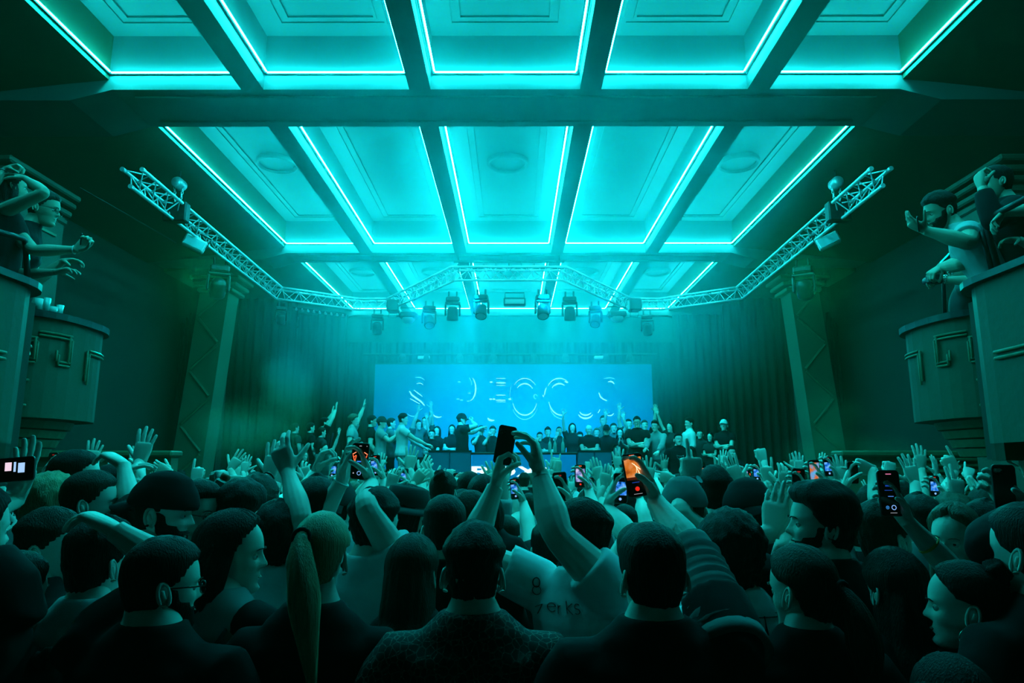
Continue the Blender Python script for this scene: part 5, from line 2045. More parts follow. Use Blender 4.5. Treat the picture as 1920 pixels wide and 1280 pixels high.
# grey undersleeve
wr, d_, n_, t_, el = i['R' if 'R' in i else 'L']
shd = i['B'](.172 * 1.12, -.008, 1.44)
elr = el - i['root']
wrr = wr - i['root']
sl = MB()
pts, rad = [], []
for k in range(40):
    f = k / 39
    p = shd.lerp(elr, f * 1.06) if f < .94 else elr.lerp(wrr, (f - .94) * 2.6)
    pts.append(p)
    rad.append((.099 - .033 * f) + .0032 * math.sin(f * 70) + .002 * math.sin(f * 131))
sl.tube(pts, rad, 22, True, False)
sl.build('grey_sleeve', cl_grey, i['shirt'], smooth=True)
phone('black phone filming the orange stage, held up by the grey-sleeved man', 1190, 890, 2.34, roll=-8, tip=-4, pic='orange', size=.95)

i = P('the white-sleeved arm', 'man in white T-shirt behind the grey-sleeved man, holding up a phone framed in blue', (1196, 1048, 2.75), yaw=R(5), head=(-10, 0, 0), hair=('short', hair_b), shirt=(cl_white, 'tee'), hseed=6,
      arms={'L': hold(1163, 915, 3.0, -1, (1142, 1028, 2.85), 4)}, q=2)
phone('pale-cased phone with blue glow, left of the phone filming orange', 1163, 915, 3.0, roll=3, pic='blue', case=cl_mid, size=.85)

i = P('the patterned shirt', 'man with short dark hair in a dark paisley patterned shirt, seen from behind', (889, 1078, 2.02), head=(-6, -4, 0), hair=('fade', hair_k), shirt=(pm, 'tee'), build=1.15, hseed=8, extras=[('collar', pm)])
i = P('the long-haired woman', 'woman with long straight brown hair down her back, between the ponytail and the patterned shirt', (772, 1080, 2.35), head=(-8, -8, 0), hair=('long', hair_b), hairL=.42, female=True, shirt=(cl_black, 'tee'), hseed=9)
i = P('the blonde ponytail', 'woman with fair hair tied in a high ponytail, wearing a black top', (600, 1045, 2.10), head=(0, -6, 3), hair=('tail', hair_l), hairL=.40, female=True, shirt=(cl_black, 'tee'), hseed=10, build=1.12, sway=.09, H_=None or W(600, 1045, 2.10).z + .125, pony_base=(-.03, -.108, .055))
i = P('the bobbed man', 'man with chin-length dark bob and sharp profile, white T-shirt with black raglan sleeves', (433, 1040, 2.28), yaw=R(-25), head=(-78, -2, 0), hair=('bob', hair_k), shirt=(cl_mid, 'tee'), hseed=11, build=1.0, extras=[('strap', 1)])
bx_ = i['B']
MB().tube([bx_(.08, -.008, 1.43), bx_(.172, -.008, 1.425), bx_(.20, 0, 1.34), bx_(.215, .02, 1.22)], [.082, .080, .074, .070], 20, True, False).build('raglan_sleeve', cl_black, i['shirt'], smooth=True)
i = P('the big man in glasses', 'heavy dark-haired man in thick glasses and black shirt, left of the bobbed man', (302, 1100, 1.98), yaw=R(-12), head=(-48, -3, 0), hair=('short', hair_k), shirt=(cl_black, 'tee'), glasses=True, beard=.005, build=1.25, hseed=12,
      arms={'L': A((216, 994, 2.12), (288, 1078, 2.12), 'droop', (-.85, .0, .42), (-.42, .0, -.9), vox=.0036)})
i = P('the knotted white top', 'man with spiky dark hair and white T-shirt, dark scarf knotted at the nape', (180, 1060, 2.25), head=(-14, -4, 0), hair=('quiff', hair_k), shirt=(cl_white, 'tee'), hseed=13, build=1.0)
kb = MB()
c = i['B'](.0, -.155, 1.40)
for a, l, r in ((200, .05, .030), (330, .06, .034), (265, .16, .026), (285, .13, .022), (90, .03, .026)):
    e_ = c + Vector((math.cos(R(a)) * l, -.012, math.sin(R(a)) * l))
    kb.tube([c, c.lerp(e_, .5) + Vector((0, -.012, 0)), e_], [r * .6, r, r * .7], 9, True, True)
kb.build('knotted_scarf', cl_dark, i['shirt'], smooth=True)
i = P('the quiffed man at the edge', 'man with swept hair and dark jacket at the left edge, face turned stageward', (88, 1030, 2.55), yaw=R(-30), head=(-72, -4, 0), hair=('fade', hair_b), shirt=(cl_black, 'long'), hseed=14, build=1.1)
i = P('the cap wearer', 'bearded man in profile with a black cap worn backwards and black T-shirt', (305, 962, 2.62), yaw=R(-40), head=(-80, -6, 0), hair=('buzz', hair_k), shirt=(cl_black, 'tee'), cap=('cap_back', cl_black), beard=.012, hseed=15, build=1.05)
i = P('the raised limp hand', 'person hidden behind the backward cap, bare arm raised high with hand drooping', (252, 985, 3.05), head=(-10, 0, 0), hair=('short', hair_k), shirt=(cl_dark, 'tee'), hseed=16,
      arms={'L': A((232, 872, 3.15), (272, 950, 3.0), 'droop', (-.82, .15, .45), (-.45, .1, -.85), vox=.0042)}, q=2, H_=1.80)
i = P('the narrow glasses man', 'dark-haired man in thin glasses looking across, behind the bottle hand', (372, 962, 3.0), yaw=R(-50), head=(-118, -6, 0), hair=('short', hair_k), shirt=(cl_dark, 'tee'), glasses=True, hseed=17, q=2)
i = P('the bottle hand', 'person in dark T-shirt raising a small square glass jar in one fist', (452, 965, 3.05), head=(-5, 0, 0), hair=('wavy', hair_k), shirt=(cl_dark, 'tee'), hseed=18,
      arms={'L': A((417, 930, 3.15), (418, 1000, 3.05), 'fist', (-.15, .1, 1), (-.9, .2, .1), vox=.0042)}, q=2)
jar = empty('glass_jar', W(404, 925, 3.12))
tag(jar, 'small square glass jar tilted in the fist above the narrow glasses man', 'jar')
Mj = Matrix.Rotation(R(26), 4, 'Y') @ Matrix.Rotation(R(-8), 4, 'X')
MB().box((0, 0, 0), (.055, .055, .13), Mj, bev=.008).build('jar_body', glass_m, jar)
MB().box((0, 0, -.072), (.062, .062, .012), Mj, bev=.004).build('jar_foot', MATS['lens'], jar)
MB().lathe([(.001, .095), (.02, .094), (.022, .08), (.02, .064)], 14, Mj).build('cap', mat('red_cap', (.7, .08, .03), .5), jar, smooth=True)
i = P('the white text tee', 'man with cropped hair in a white T-shirt, between the bobbed man and the ponytail', (522, 1012, 2.85), head=(5, -3, 0), hair=('curly', hair_k), shirt=(cl_white, 'tee'), hseed=19, q=2)
i = P('the two-handed filmer', 'man in white T-shirt holding a phone up with both bare hands above the ponytail', (702, 988, 2.72), lean=(.12, 0), head=(-30, 0, 0), hair=('fade', hair_k), shirt=(cl_white, 'tee'), hseed=20, build=1.02, q=2,
      arms={'R': hold(676, 864, 2.86, 1, (740, 1020, 2.74), 4, vox=.0038), 'L': dict(w=W(641, 902, 2.95), e=W(600, 990, 2.9), hand='side', d=(.22, .1, 1), n=(.9, -.3, 0), vox=.0038)},
      extras=[('wristband', 'L', band_w, .02)])
phone('phone showing red light strips, held between two hands left of the centre', 675, 864, 2.86, roll=2, pic='strips', case=cl_mid, size=.98)
i = P('the felt hat', 'woman in a wide-brimmed dark felt hat behind the two-handed filmer', (758, 968, 3.15), head=(-40, -6, 8), hair=('long', hair_k), hairL=.25, female=True, shirt=(cl_black, 'tank'), cap=('hat', cl_dark), hseed=21, q=2)
i = P('the round dark head', 'man with a round head of dark hair and black T-shirt, right of the felt hat', (834, 995, 2.78), head=(0, -3, 0), hair=('short', hair_k), shirt=(cl_black, 'tee'), hseed=22, build=1.1, q=2)
i = P('the shaved head', 'man with shaved head glancing down to the side, beyond the round dark head', (880, 970, 3.35), yaw=R(-15), head=(-55, -14, 0), hair=('buzz', hair_b), shirt=(cl_dark, 'tee'), hseed=23, q=2)
i = P('the drip-print tee', 'curly-haired man in a white T-shirt with a black dripping line print', (1372, 1045, 2.35), head=(4, -2, 0), hair=('curly', hair_k), shirt=(cl_white, 'tee'), hseed=24, build=1.08, extras=[('collar', cl_white)])
c0 = W(1385, 1165, 2.3)
decal(i, [[(-.14, .03), (.16, .025)], arcp(-.10, .03, .035, .07, 180, 360), arcp(-.045, .03, .022, .10, 180, 360), arcp(.02, .03, .04, .085, 180, 360), arcp(.085, .03, .026, .11, 180, 360), arcp(.13, .03, .02, .06, 180, 360),
          [(-.065, .0), (-.05, -.09), (-.02, -.15)], [(-.02, -.0), (-.025, -.10)], [(.06, 0), (.05, -.07), (.075, -.14)], arcp(-.03, -.10, .05, .04, 0, 180), arcp(.06, -.14, .04, .05, 0, 160)],
      c0, (0, 1, 0), (1, 0, 0), (0, 0, 1), cl_black, 'drip_print', .006)
i = P('the low ponytail', 'woman with smooth brown hair in a low ponytail, dark top, before the wavy-haired man', (1505, 1110, 2.02), head=(28, -4, 0), hair=('tail', hair_b), hairL=.36, female=True, shirt=(cl_black, 'tee'), hseed=25, build=1.1, pony_base=(.02, -.112, .01))
i = P('the wavy-haired man', 'man with thick wavy dark hair in profile, black T-shirt, clapping hands raised', (1540, 985, 2.45), yaw=R(20), head=(78, 4, 0), hair=('wavy', hair_k), shirt=(cl_black, 'tee'), beard=.003, hseed=26, build=1.08,
      arms={'L': A((1446, 1000, 2.62), (1408, 1078, 2.45), 'clap', (.25, .05, 1), (.55, .8, .0), vox=.0036), 'R': A((1472, 1002, 2.70), (1492, 1075, 2.55), 'clap', (-.1, .05, 1), (-.6, -.75, .1), vox=.0038)})
i = P('the curly man in profile', 'man with cropped curls and grey T-shirt in profile, just left of the smiling woman', (1660, 1010, 2.60), yaw=R(-25), head=(-70, -3, 0), hair=('quiff', hair_b), shirt=(cl_grey, 'tee'), beard=.003, hseed=27, build=1.05)
i = P('the smiling woman', 'woman with long wavy hair turning back toward the camera, dark choker top', (1790, 1012, 2.65), yaw=R(70), head=(128, -4, -6), hair=('long', hair_g), hairL=.34, female=True, shirt=(cl_black, 'tank'), hseed=28)
i = P('the hoop earring', 'woman in profile with hoop earring and smooth dark hair, arm up with orange band', (1812, 1140, 2.02), yaw=R(96), head=(58, 0, 0), hair=('bun', hair_k), female=True, shirt=(cl_black, 'tank'), hseed=29, build=1.12,
      arms={'R': hold(1668, 924, 2.30, 1, (1782, 1085, 2.30), 0, vox=.0036)}, extras=[('earring', (-1,)), ('wristband', 'R', band_o, .42)])
phone('large phone with dark screen and round shutter icon, held by the hoop earring woman', 1668, 924, 2.30, roll=0, pic='dark', size=.98, tip=-3)
i = P('the long dark hair', 'woman with very long dark straight hair between the low ponytail and the hoop earring', (1680, 1110, 2.22), head=(8, -6, 0), hair=('long', hair_k), hairL=.55, female=True, shirt=(cl_black, 'tee'), hseed=30, build=1.1)
i = P('the man at the right edge', 'man in profile with dark hair behind the smiling woman, looking at the stage', (1862, 1006, 3.0), yaw=R(30), head=(72, 0, 0), hair=('quiff', hair_k), shirt=(cl_dark, 'tee'), hseed=31, q=2)
i = P('the mesh sleeve', 'person in dark mesh sleeves at the right edge holding up a black phone', (1935, 1040, 1.95), yaw=R(15), head=(20, 0, 0), hair=('short', hair_k), shirt=(cl_black, 'long'), hseed=32,
      arms={'R': hold(1884, 917, 2.19, 1, (1925, 1060, 2.05), 0, vox=.0036)})
phone('black phone with unlit back, nearest to the right edge', 1884, 917, 2.18, roll=1, back=True)
i = P('the phone at the left edge', 'person past the left edge lifting a phone in an outstretched hand', (-62, 1000, 2.0), head=(-20, 0, 0), hair=('short', hair_k), shirt=(cl_black, 'tee'), hseed=33,
      arms={'R': dict(w=W(28, 935, 2.25), e=W(12, 1060, 2.05), hand='open', d=(.1, .1, 1), n=(-.3, -.9, 0), vox=.0036)})
phone('phone with bright text on screen in the outstretched hand at the left edge', 24, 880, 2.14, roll=-4, turn=-8, pic='text', size=1.0, land=True)
i = P('the fringed man', 'man with dark fringe and hat hair in profile above the fair curls', (140, 902, 3.3), yaw=R(-35), head=(-66, 4, 0), hair=('short', hair_k), shirt=(cl_dark, 'tee'), hseed=34, q=2)
i = P('the pale-faced profile', 'man with smooth receding hair in profile, in front of the fringed man', (168, 945, 3.0), yaw=R(-30), head=(-64, 0, 0), hair=('short', hair_b), shirt=(cl_dark, 'tee'), hseed=35, q=2)
i = P('the fair curls', 'woman with light curly hair near the left edge, leaning forward', (92, 952, 3.15), head=(-20, -10, 0), hair=('curly', hair_l), female=True, shirt=(cl_mid, 'tee'), hseed=36, q=2)
i = P('the tattooed arm', 'person with dark hair stretching a forearm across toward the limp hand', (205, 925, 3.55), yaw=R(-30), head=(-100, 0, 0), hair=('short', hair_k), shirt=(cl_dark, 'tee'), hseed=37, q=1,
      arms={'L': A((222, 893, 3.7), (180, 922, 3.5), 'relaxed', (.8, .1, .5), (0, .3, -1)), 'R': A((262, 868, 3.9), (250, 920, 3.7), 'open', (.1, .1, 1), (0, 1, 0))})
i = P('the low left head', 'person with dark hair low at the left edge, black jacket', (22, 1120, 2.1), head=(-10, 0, 0), hair=('short', hair_k), shirt=(cl_black, 'long'), hseed=38, H_=1.66)
i = P('the logo back', 'person in a black top with a small white print, low at the right corner', (1795, 1340, 1.6), head=(0, -20, 0), hair=('long', hair_k), hairL=.2, female=True, shirt=(cl_black, 'tee'), hseed=39, H_=1.44, build=1.15)
i = P('the fist over the fringe', 'person with black wristband waving a spread hand by the smoke', (480, 948, 3.6), head=(-10, 0, 0), hair=('curly', hair_b), shirt=(cl_grey, 'tee'), hseed=41, q=1,
      arms={'R': A((506, 893, 3.8), (478, 950, 3.6), 'open', (.1, .1, 1), (.1, 1, 0))}, extras=[('wristband', 'R', cl_black, .08)])
i = P('the tall splayed hand', 'person with spiky dark hair raising a large splayed hand left of the two-handed filmer', (590, 960, 3.0), head=(5, 0, 0), hair=('quiff', hair_k), shirt=(cl_white, 'tee'), hseed=42, q=2,
      arms={'L': A((540, 886, 2.95), (562, 985, 2.8), 'loose', (-.38, .1, .9), (.1, 1, .1), vox=.0040)})
i = P('the cup holder', 'person lifting a clear cup with a black straw beside the splayed hand', (630, 955, 3.5), head=(-10, 0, 0), hair=('short', hair_k), shirt=(cl_mid, 'tee'), hseed=43, q=1,
      arms={'L': A((590, 888, 3.45), (562, 935, 3.3), 'grip', (.3, .1, .9), (.8, .1, 0))}, cap=('cap_back', cl_dark))
cup = empty('plastic_cup', W(605, 872, 3.48))
tag(cup, 'clear plastic cup with black straw held above the crowd left of the centre', 'cup')
MB().lathe([(.001, -.05), (.030, -.05), (.034, .0), (.039, .055), (.037, .055), (.031, -.04), (.001, -.045)], 18).build('cup_wall', glass_m, cup, smooth=True)
MB().tube([(0, 0, -.04), (.02, 0, .06), (.045, 0, .16)], .004, 6).build('straw', black_m, cup, smooth=True)
i = P('the middle-finger hand', 'man in a pale cap, raised hand showing one finger and a big watch', (1283, 960, 3.05), head=(5, -3, 0), hair=('buzz', hair_b), shirt=(cl_black, 'tee'), cap=('cap', cl_grey), hseed=44, q=2,
      arms={'R': A((1300, 905, 3.15), (1296, 985, 2.95), 'middle', (.0, .1, 1), (0, 1, 0), vox=.0042)}, extras=[('watch', 'R', black_m, .06)])
i = P('the neat short back', 'man with neat short dark hair and bare neck, right of the pale cap', (1341, 928, 3.7), head=(0, 0, 0), hair=('fade', hair_k), shirt=(cl_black, 'tee'), hseed=45, q=1)
i = P('the backward black cap', 'person in a backward black cap in front of the clapping hands', (1405, 965, 2.95), head=(15, -6, 0), hair=('short', hair_k), shirt=(cl_black, 'tee'), cap=('cap_back', cl_black), hseed=46, q=2)
i = P('the bun', 'woman with dark hair pinned up high, centre of the crowd', (831, 926, 4.3), head=(-8, 0, 0), hair=('bun', hair_k), female=True, shirt=(cl_white, 'tank'), hseed=47, q=1)
i = P('the glossy bob', 'woman with a glossy dark bob, just right of the pinned-up hair', (905, 938, 3.9), head=(5, -4, 0), hair=('bob', hair_k), female=True, shirt=(cl_black, 'tee'), hseed=48, q=1)
i = P('the arched hand', 'person with an arm bent up and over near the booth, bare forearm', (880, 925, 4.6), head=(0, 0, 0), hair=('short', hair_k), shirt=(cl_mid, 'tee'), hseed=49, q=1,
      arms={'L': A((866, 904, 4.7), (900, 930, 4.6), 'droop', (-.8, .1, .2), (-.3, .1, -.9)), 'R': A((932, 916, 4.8), (935, 945, 4.6), 'open', (-.3, .1, .9), (0, 1, 0))})

# phones held up further back: pixel, depth, picture, size, elbow offset, side
PH = [(1051, 912, 3.5, 'off', .95, 1, 'dark phone', 'right of the reaching man, thumb on its corner', ('short', hair_k), cl_black),
      (1088, 892, 4.2, 'stage', .9, 1, 'bright phone picturing the lilac stage', 'above the reaching man\'s head', ('curly', hair_k), cl_dark),
      (966, 916, 4.4, 'blue', .85, 1, 'phone with blue stage picture', 'between the reaching man\'s forearms', ('short', hair_b), cl_dark),
      (704, 872, 4.4, 'blue', .85, 1, 'phone with blue picture', 'just right of the phone showing red strips', ('wavy', hair_k), cl_mid),
      (552, 876, 4.3, 'off', .95, 1, 'dark narrow phone', 'right beside the tall splayed hand', ('long', hair_b), cl_black),
      (858, 903, 4.8, 'blue', .8, -1, 'phone glowing blue', 'left of the letter R of the booth', ('short', hair_k), cl_dark),
      (1497, 903, 3.6, 'off', .9, 1, 'dark phone with red mark', 'above the wavy-haired man', ('short', hair_k), cl_black),
      (1527, 884, 3.8, 'rust', .85, 1, 'phone with orange and blue picture', 'above the wavy-haired man', ('fade', hair_k), cl_grey),
      (1553, 874, 4.3, 'blue', .8, 1, 'phone with blue letters', 'highest above the wavy-haired man', ('short', hair_k), cl_black),
      (1599, 886, 3.9, 'off', .8, -1, 'phone gripped in spread fingers', 'just left of the large dark phone', ('short', hair_b), cl_dark),
      (1752, 911, 4.1, 'blue', .8, 1, 'phone glowing bright blue', 'below the louvred vent', ('short', hair_k), cl_black),
      (1315, 893, 4.0, 'rust', .85, 1, 'phone with orange picture', 'right of the big watch', ('long', hair_k), cl_dark),
      (1392, 890, 4.6, 'stage', .75, 1, 'small landscape phone', 'above the backward black cap', ('short', hair_b), cl_mid),
      (1419, 886, 4.8, 'blue', .75, 1, 'small tilted phone', 'right of the small landscape phone', ('cap', None), cl_dark),
      (1278, 911, 4.4, 'off', .8, -1, 'dark phone', 'just left of the big watch', ('short', hair_k), cl_black),
      (758, 893, 5.0, 'blue', .75, 1, 'far small phone glowing blue', 'before the white-shirted man on stage', ('short', hair_k), cl_dark),
      (624, 880, 4.8, 'blue', .75, -1, 'far small phone', 'left of the phone showing red strips', ('wavy', hair_b), cl_black),
      (1106, 910, 4.9, 'blue', .75, 1, 'far small phone with blue dot', 'right of the bright lilac phone', ('short', hair_k), cl_mid),
      (100, 866, 4.4, 'off', .8, -1, 'dark phone', 'by the low wall left of the limp hand', ('short', hair_k), cl_dark),
      (1185, 912, 4.6, 'blue', .7, 1, 'far phone', 'partly behind the phone filming orange', ('short', hair_k), cl_black)]
for k, (px, py, Y, pic, sz, side, what, where, hr, cm) in enumerate(PH):
    c = W(px, py, Y)
    Yp = Y - .38
    hst = 'buzz' if hr[0] == 'cap' else hr[0]
    hy = 640 + 1280 * math.tan(PITCH) + 1280 * (HC - RND.uniform(1.50, 1.64)) / Yp * 1.03
    hx = px - side * 16 + RND.uniform(-8, 8)
    P('the %s' % what, '%s person under the %s %s' % ({'short': 'short-haired', 'curly': 'curly-haired', 'wavy': 'wavy-haired', 'long': 'long-haired', 'fade': 'neatly cropped', 'buzz': 'capped'}[hst], what, where), (hx, hy, Yp),
      head=(RND.uniform(-15, 15), 2, 0), hair=(hst, hr[1] or hair_k), shirt=(cm, 'tee'), hseed=60 + k, female=hst == 'long', cap=('cap', cl_dark) if hr[0] == 'cap' else None, q=1,
      arms={'R' if side > 0 else 'L': hold(px, py, Y, side, (px + side * 26, py + 70, Y - .2))})
    phone('%s %s' % (what, where), px, py, Y, roll=RND.uniform(-6, 6), pic=pic, size=sz, land=what.startswith('small landscape'))

# raised hands whose owners stand among the heads: wrist pixel, depth, pose, side, direction, hair, shirt
HANDS = [(437, 925, 4.0, 'fist', 1, (0, .1, 1)), (600, 905, 4.4, 'open', -1, (.2, .1, 1)), (768, 880, 5.4, 'open', 1, (.1, .1, 1)), (790, 890, 5.2, 'relaxed', 1, (.4, .1, .8)), (775, 905, 4.6, 'droop', -1, (.5, .1, .6)),
         (812, 903, 5.0, 'open', -1, (-.5, .1, .8)), (1030, 905, 5.4, 'open', -1, (0, .1, 1)), (1040, 880, 6.2, 'horns', 1, (.1, .1, 1)),
         (1125, 900, 5.2, 'clap', 1, (-.2, .1, 1)), (1132, 912, 4.9, 'clap', -1, (.2, .1, 1)), (1262, 897, 5.2, 'point', -1, (-.9, .1, .15)), (1348, 902, 4.8, 'open', 1, (.2, .1, 1)), (1385, 905, 4.3, 'open', -1, (-.3, .1, .9)),
         (1432, 865, 5.8, 'fist', 1, (-.2, .1, 1)), (1440, 905, 4.6, 'horns', -1, (0, .1, 1)), (1500, 885, 5.6, 'open', 1, (0, .1, 1)), (1636, 872, 4.2, 'point', 1, (-.9, .1, .25)), (1715, 905, 4.2, 'open', 1, (-.15, .1, 1)),
         (1795, 935, 3.9, 'peace', 1, (.1, .1, 1)), (1790, 885, 4.3, 'point', -1, (-.3, .1, .9)), (1727, 880, 5.2, 'open', 1, (.1, .1, 1)), (1860, 920, 4.2, 'fist', 1, (0, .1, 1)), (318, 885, 5.6, 'side', -1, (-.8, .1, .3)),
         (368, 905, 5.0, 'point', 1, (0, .1, 1)), (432, 880, 6.0, 'open', 1, (.5, .1, .8)), (456, 870, 6.4, 'open', -1, (.1, .1, 1)), (190, 905, 4.4, 'horns', 1, (-.1, .1, 1)), (262, 858, 5.4, 'open', 1, (-.2, .1, 1)),
         (522, 905, 4.8, 'clap', -1, (.2, .1, 1)), (575, 900, 4.9, 'relaxed', 1, (-.3, .1, 1)), (698, 905, 4.9, 'open', 1, (.2, .1, 1)), (1160, 880, 6.0, 'open', -1, (0, .1, 1)), (1215, 905, 4.9, 'open', 1, (.1, .1, 1)),
         (1470, 915, 4.0, 'relaxed', 1, (.2, .1, 1)), (1580, 905, 4.5, 'open', 1, (0, .1, 1)), (1668, 880, 5.2, 'fist', 1, (.2, .1, 1)), (730, 915, 4.3, 'loose', -1, (.3, .1, 1)), (945, 905, 5.0, 'open', 1, (.1, .1, 1))]
POSEW = {'fist': 'a closed fist up', 'open': 'an open hand up', 'relaxed': 'a relaxed hand up', 'droop': 'a drooping hand up', 'point': 'a pointing finger out', 'horns': 'two outer fingers up', 'clap': 'a flat hand up', 'peace': 'two fingers up', 'side': 'a flat hand aside', 'loose': 'a loose hand up'}
HAIRW = {'short': 'short-haired', 'curly': 'curly-haired', 'wavy': 'wavy-haired', 'long': 'long-haired', 'fade': 'neatly cropped', 'buzz': 'shaven', 'tail': 'ponytailed', 'bob': 'bobbed', 'quiff': 'quiffed', 'bun': 'high-bunned'}
MATW = {'cloth_black': 'black', 'cloth_charcoal': 'charcoal', 'cloth_grey': 'grey', 'cloth_light_grey': 'light grey', 'cloth_white': 'white'}
NUMW = ['', 'first', 'second', 'third', 'fourth', 'fifth', 'sixth', 'seventh', 'eighth', 'ninth', 'tenth', 'eleventh', 'twelfth', 'thirteenth', 'fourteenth', 'fifteenth']
for k, (px, py, Y, ps, side, d) in enumerate(HANDS):
    Yp = Y - .28
    hz_ = RND.uniform(1.50, 1.66)
    hy = 640 + 1280 * math.tan(PITCH) + 1280 * (HC - hz_) / Yp * 1.03
    hx = px - side * 1280 * .20 / Yp + RND.uniform(-6, 6)
    hst = RND.choice(['short', 'short', 'fade', 'curly', 'wavy', 'long', 'quiff', 'bob'])
    cm = RND.choice([cl_black, cl_dark, cl_black, cl_grey, cl_mid, cl_white])
    P('hand%d' % k, '', (hx, hy, Yp), head=(RND.uniform(-25, 25), RND.uniform(-4, 6), 0), hair=(hst, RND.choice([hair_k, hair_k, hair_b, hair_b, hair_g])), shirt=(cm, 'tee'), hseed=90 + k, female=hst in ('long', 'bob'), q=1,
      arms={'R' if side > 0 else 'L': A((px, py, Y), (px + side * 14, py + 62, Y - .12), ps, d, (0, 1, .1))}, skin=RND.choice([skin_a, skin_a, skin_b]))
    NEAR[-1][1]['auto'] = (HAIRW[hst], MATW[cm.name], POSEW[ps])

print('near people', len(NEAR))

# ---------------------------------------------------------------- the crowd further back: copies of a few people
def copy_person(src, loc, rz, sc, skin, hairm, shirtm):
    b = src.copy()
    COL.objects.link(b)
    b.location = loc
    b.rotation_euler = (0, 0, rz)
    b.scale = (sc, sc, sc)
    b.material_slots[0].link = 'OBJECT'
    b.material_slots[0].material = skin
    for ch in src.children:
        c = ch.copy()
        COL.objects.link(c)
        c.parent = b
        st = c.name.split('.')[0]
        m = hairm if st == 'hair' else (shirtm if st in ('t_shirt', 'top', 'sweater') else None)
        if m is not None and len(c.material_slots):
            c.material_slots[0].link = 'OBJECT'
            c.material_slots[0].material = m
        for g in ch.children:
            d = g.copy()
            COL.objects.link(d)
            d.parent = c
    return b


taken = [(i['root'].x, i['root'].y) for _, i, _ in NEAR]
spots = []
tries = 0
rs2 = random.Random(21)
while len(spots) < 150 and tries < 9000:
    tries += 1
    Y = 3.3 + (13.3 - 3.3) * rs2.random() ** .9
    lim = min(.78 * Y + .2, 5.4 if Y > 8.5 else 4.3)
    if Y > 9.0 and Y < 10.2:
        lim = min(lim, 4.35)
    x = rs2.uniform(-lim, lim)
    if all((x - a) ** 2 + (Y - b) ** 2 > (.42 if Y < 6 else .50) ** 2 for a, b in taken):
        taken.append((x, Y))
        spots.append((x, Y))
L_ = lambda w, e, hand, d, n: dict(w=w, e=e, hand=hand, d=d, n=n, world=False)
ARCH = [
    ('short', {}, 'arms down'), ('curly', {}, 'arms down'), ('long', {}, 'arms down'), ('fade', {}, 'arms down'), ('tail', {}, 'arms down'), ('bob', {}, 'arms down'), ('cap', {}, 'arms down'),
    ('short', {'R': L_((.26, .22, 1.92), (.36, .10, 1.62), 'open', (.1, .1, 1), (0, 1, 0))}, 'one open hand up'),
    ('quiff', {'L': L_((-.20, .28, 1.86), (-.34, .16, 1.58), 'fist', (.1, .1, 1), (0, 1, 0))}, 'one fist up'),
    ('long', {'R': L_((.20, .22, 1.80), (.34, .10, 1.52), 'peace', (-.1, .1, 1), (0, 1, 0)), 'L': L_((-.22, .25, 1.78), (-.36, .1, 1.5), 'open', (.1, .1, 1), (0, 1, 0))}, 'both hands up'),
    ('wavy', {'R': L_((.10, .38, 1.70), (.32, .14, 1.45), 'clap', (-.1, .2, 1), (-1, .2, 0)), 'L': L_((-.08, .38, 1.70), (-.32, .14, 1.45), 'clap', (.1, .2, 1), (1, .2, 0))}, 'hands clapping'),
    ('short', {'R': L_((.30, .30, 1.80), (.38, .08, 1.55), 'point', (.2, .6, .7), (-.2, .5, -.6))}, 'one finger pointing')]
counts = {}
protos = [None] * len(ARCH)
for n_, (x, Y) in enumerate(sorted(spots, key=lambda t: t[1])):
    a = rs2.choices(range(len(ARCH)), [5, 3, 3, 4, 2, 2, 2, 5, 4, 4, 4, 3])[0]
    u_, v_ = project((x, Y, 1.7))
    if 862 < u_ < 1075 and Y > 3.8 and ARCH[a][1]:
        a = 0
    hst, arms_, pw = ARCH[a]
    rz = R(rs2.uniform(-28, 28)) + (R(rs2.choice([-50, 50])) if rs2.random() < .15 else 0)
    sm_ = rs2.choice([cl_black, cl_black, cl_dark, cl_dark, cl_grey, cl_mid, cl_white])
    hm_ = rs2.choice([hair_k, hair_k, hair_b, hair_b, hair_g, hair_l])
    sk = rs2.choice([skin_a, skin_a, skin_b, skin_c])
    fem = hst in ('long', 'tail', 'bob')
    if protos[a] is None:
        i = persona('', (x, Y, 0), H=1.66 if fem else 1.78, yaw=0, hair=('buzz' if hst == 'cap' else hst, hm_), shirt=(sm_, 'tee'), arms=arms_, female=fem, q=0, cap=('cap', cl_dark) if hst == 'cap' else None, hseed=200 + a, skin=sk, head=(0, 2, 0))
        b = i['body']
        b.rotation_euler = (0, 0, rz)
        protos[a] = b
    else:
        b = copy_person(protos[a], (x, Y, 0), rz, rs2.uniform(.93, 1.03), sk, hm_, sm_)
    u, v = project((x, Y, 1.7))
    b['tmpinfo'] = 1
    NEAR.append(('fill', {'body': b, 'root': Vector((x, Y, 0)), 'auto': (HAIRW.get(hst, 'capped'), MATW[sm_.name], pw if pw != 'arms down' else 'no hand raised')}, (u, v, Y)))

anchors = [(s, hp[0]) for s, i, hp in NEAR if not s.startswith(('hand', 'fill')) and 'phone' not in s][:34]
byanchor = {}
for s, i, hp in NEAR:
    if 'auto' in i:
        an = min(anchors, key=lambda t: abs(t[1] - hp[0]))[0]
        byanchor.setdefault(an, []).append((hp[2], i))
for an, lst in byanchor.items():
    for k, (yy, i) in enumerate(sorted(lst, key=lambda t: t[0])):
        h_, m_, p_ = i['auto']
        b = i['body']
        tag(b, '%s person, %s top, %s, %s behind %s' % (h_, m_, p_.replace(' up', '').replace(' out', '').replace(' aside', ''), NUMW[min(k + 1, 15)], an), 'person', 'dancing crowd before the stage')
        if 'tmpinfo' in b:
            del b['tmpinfo']

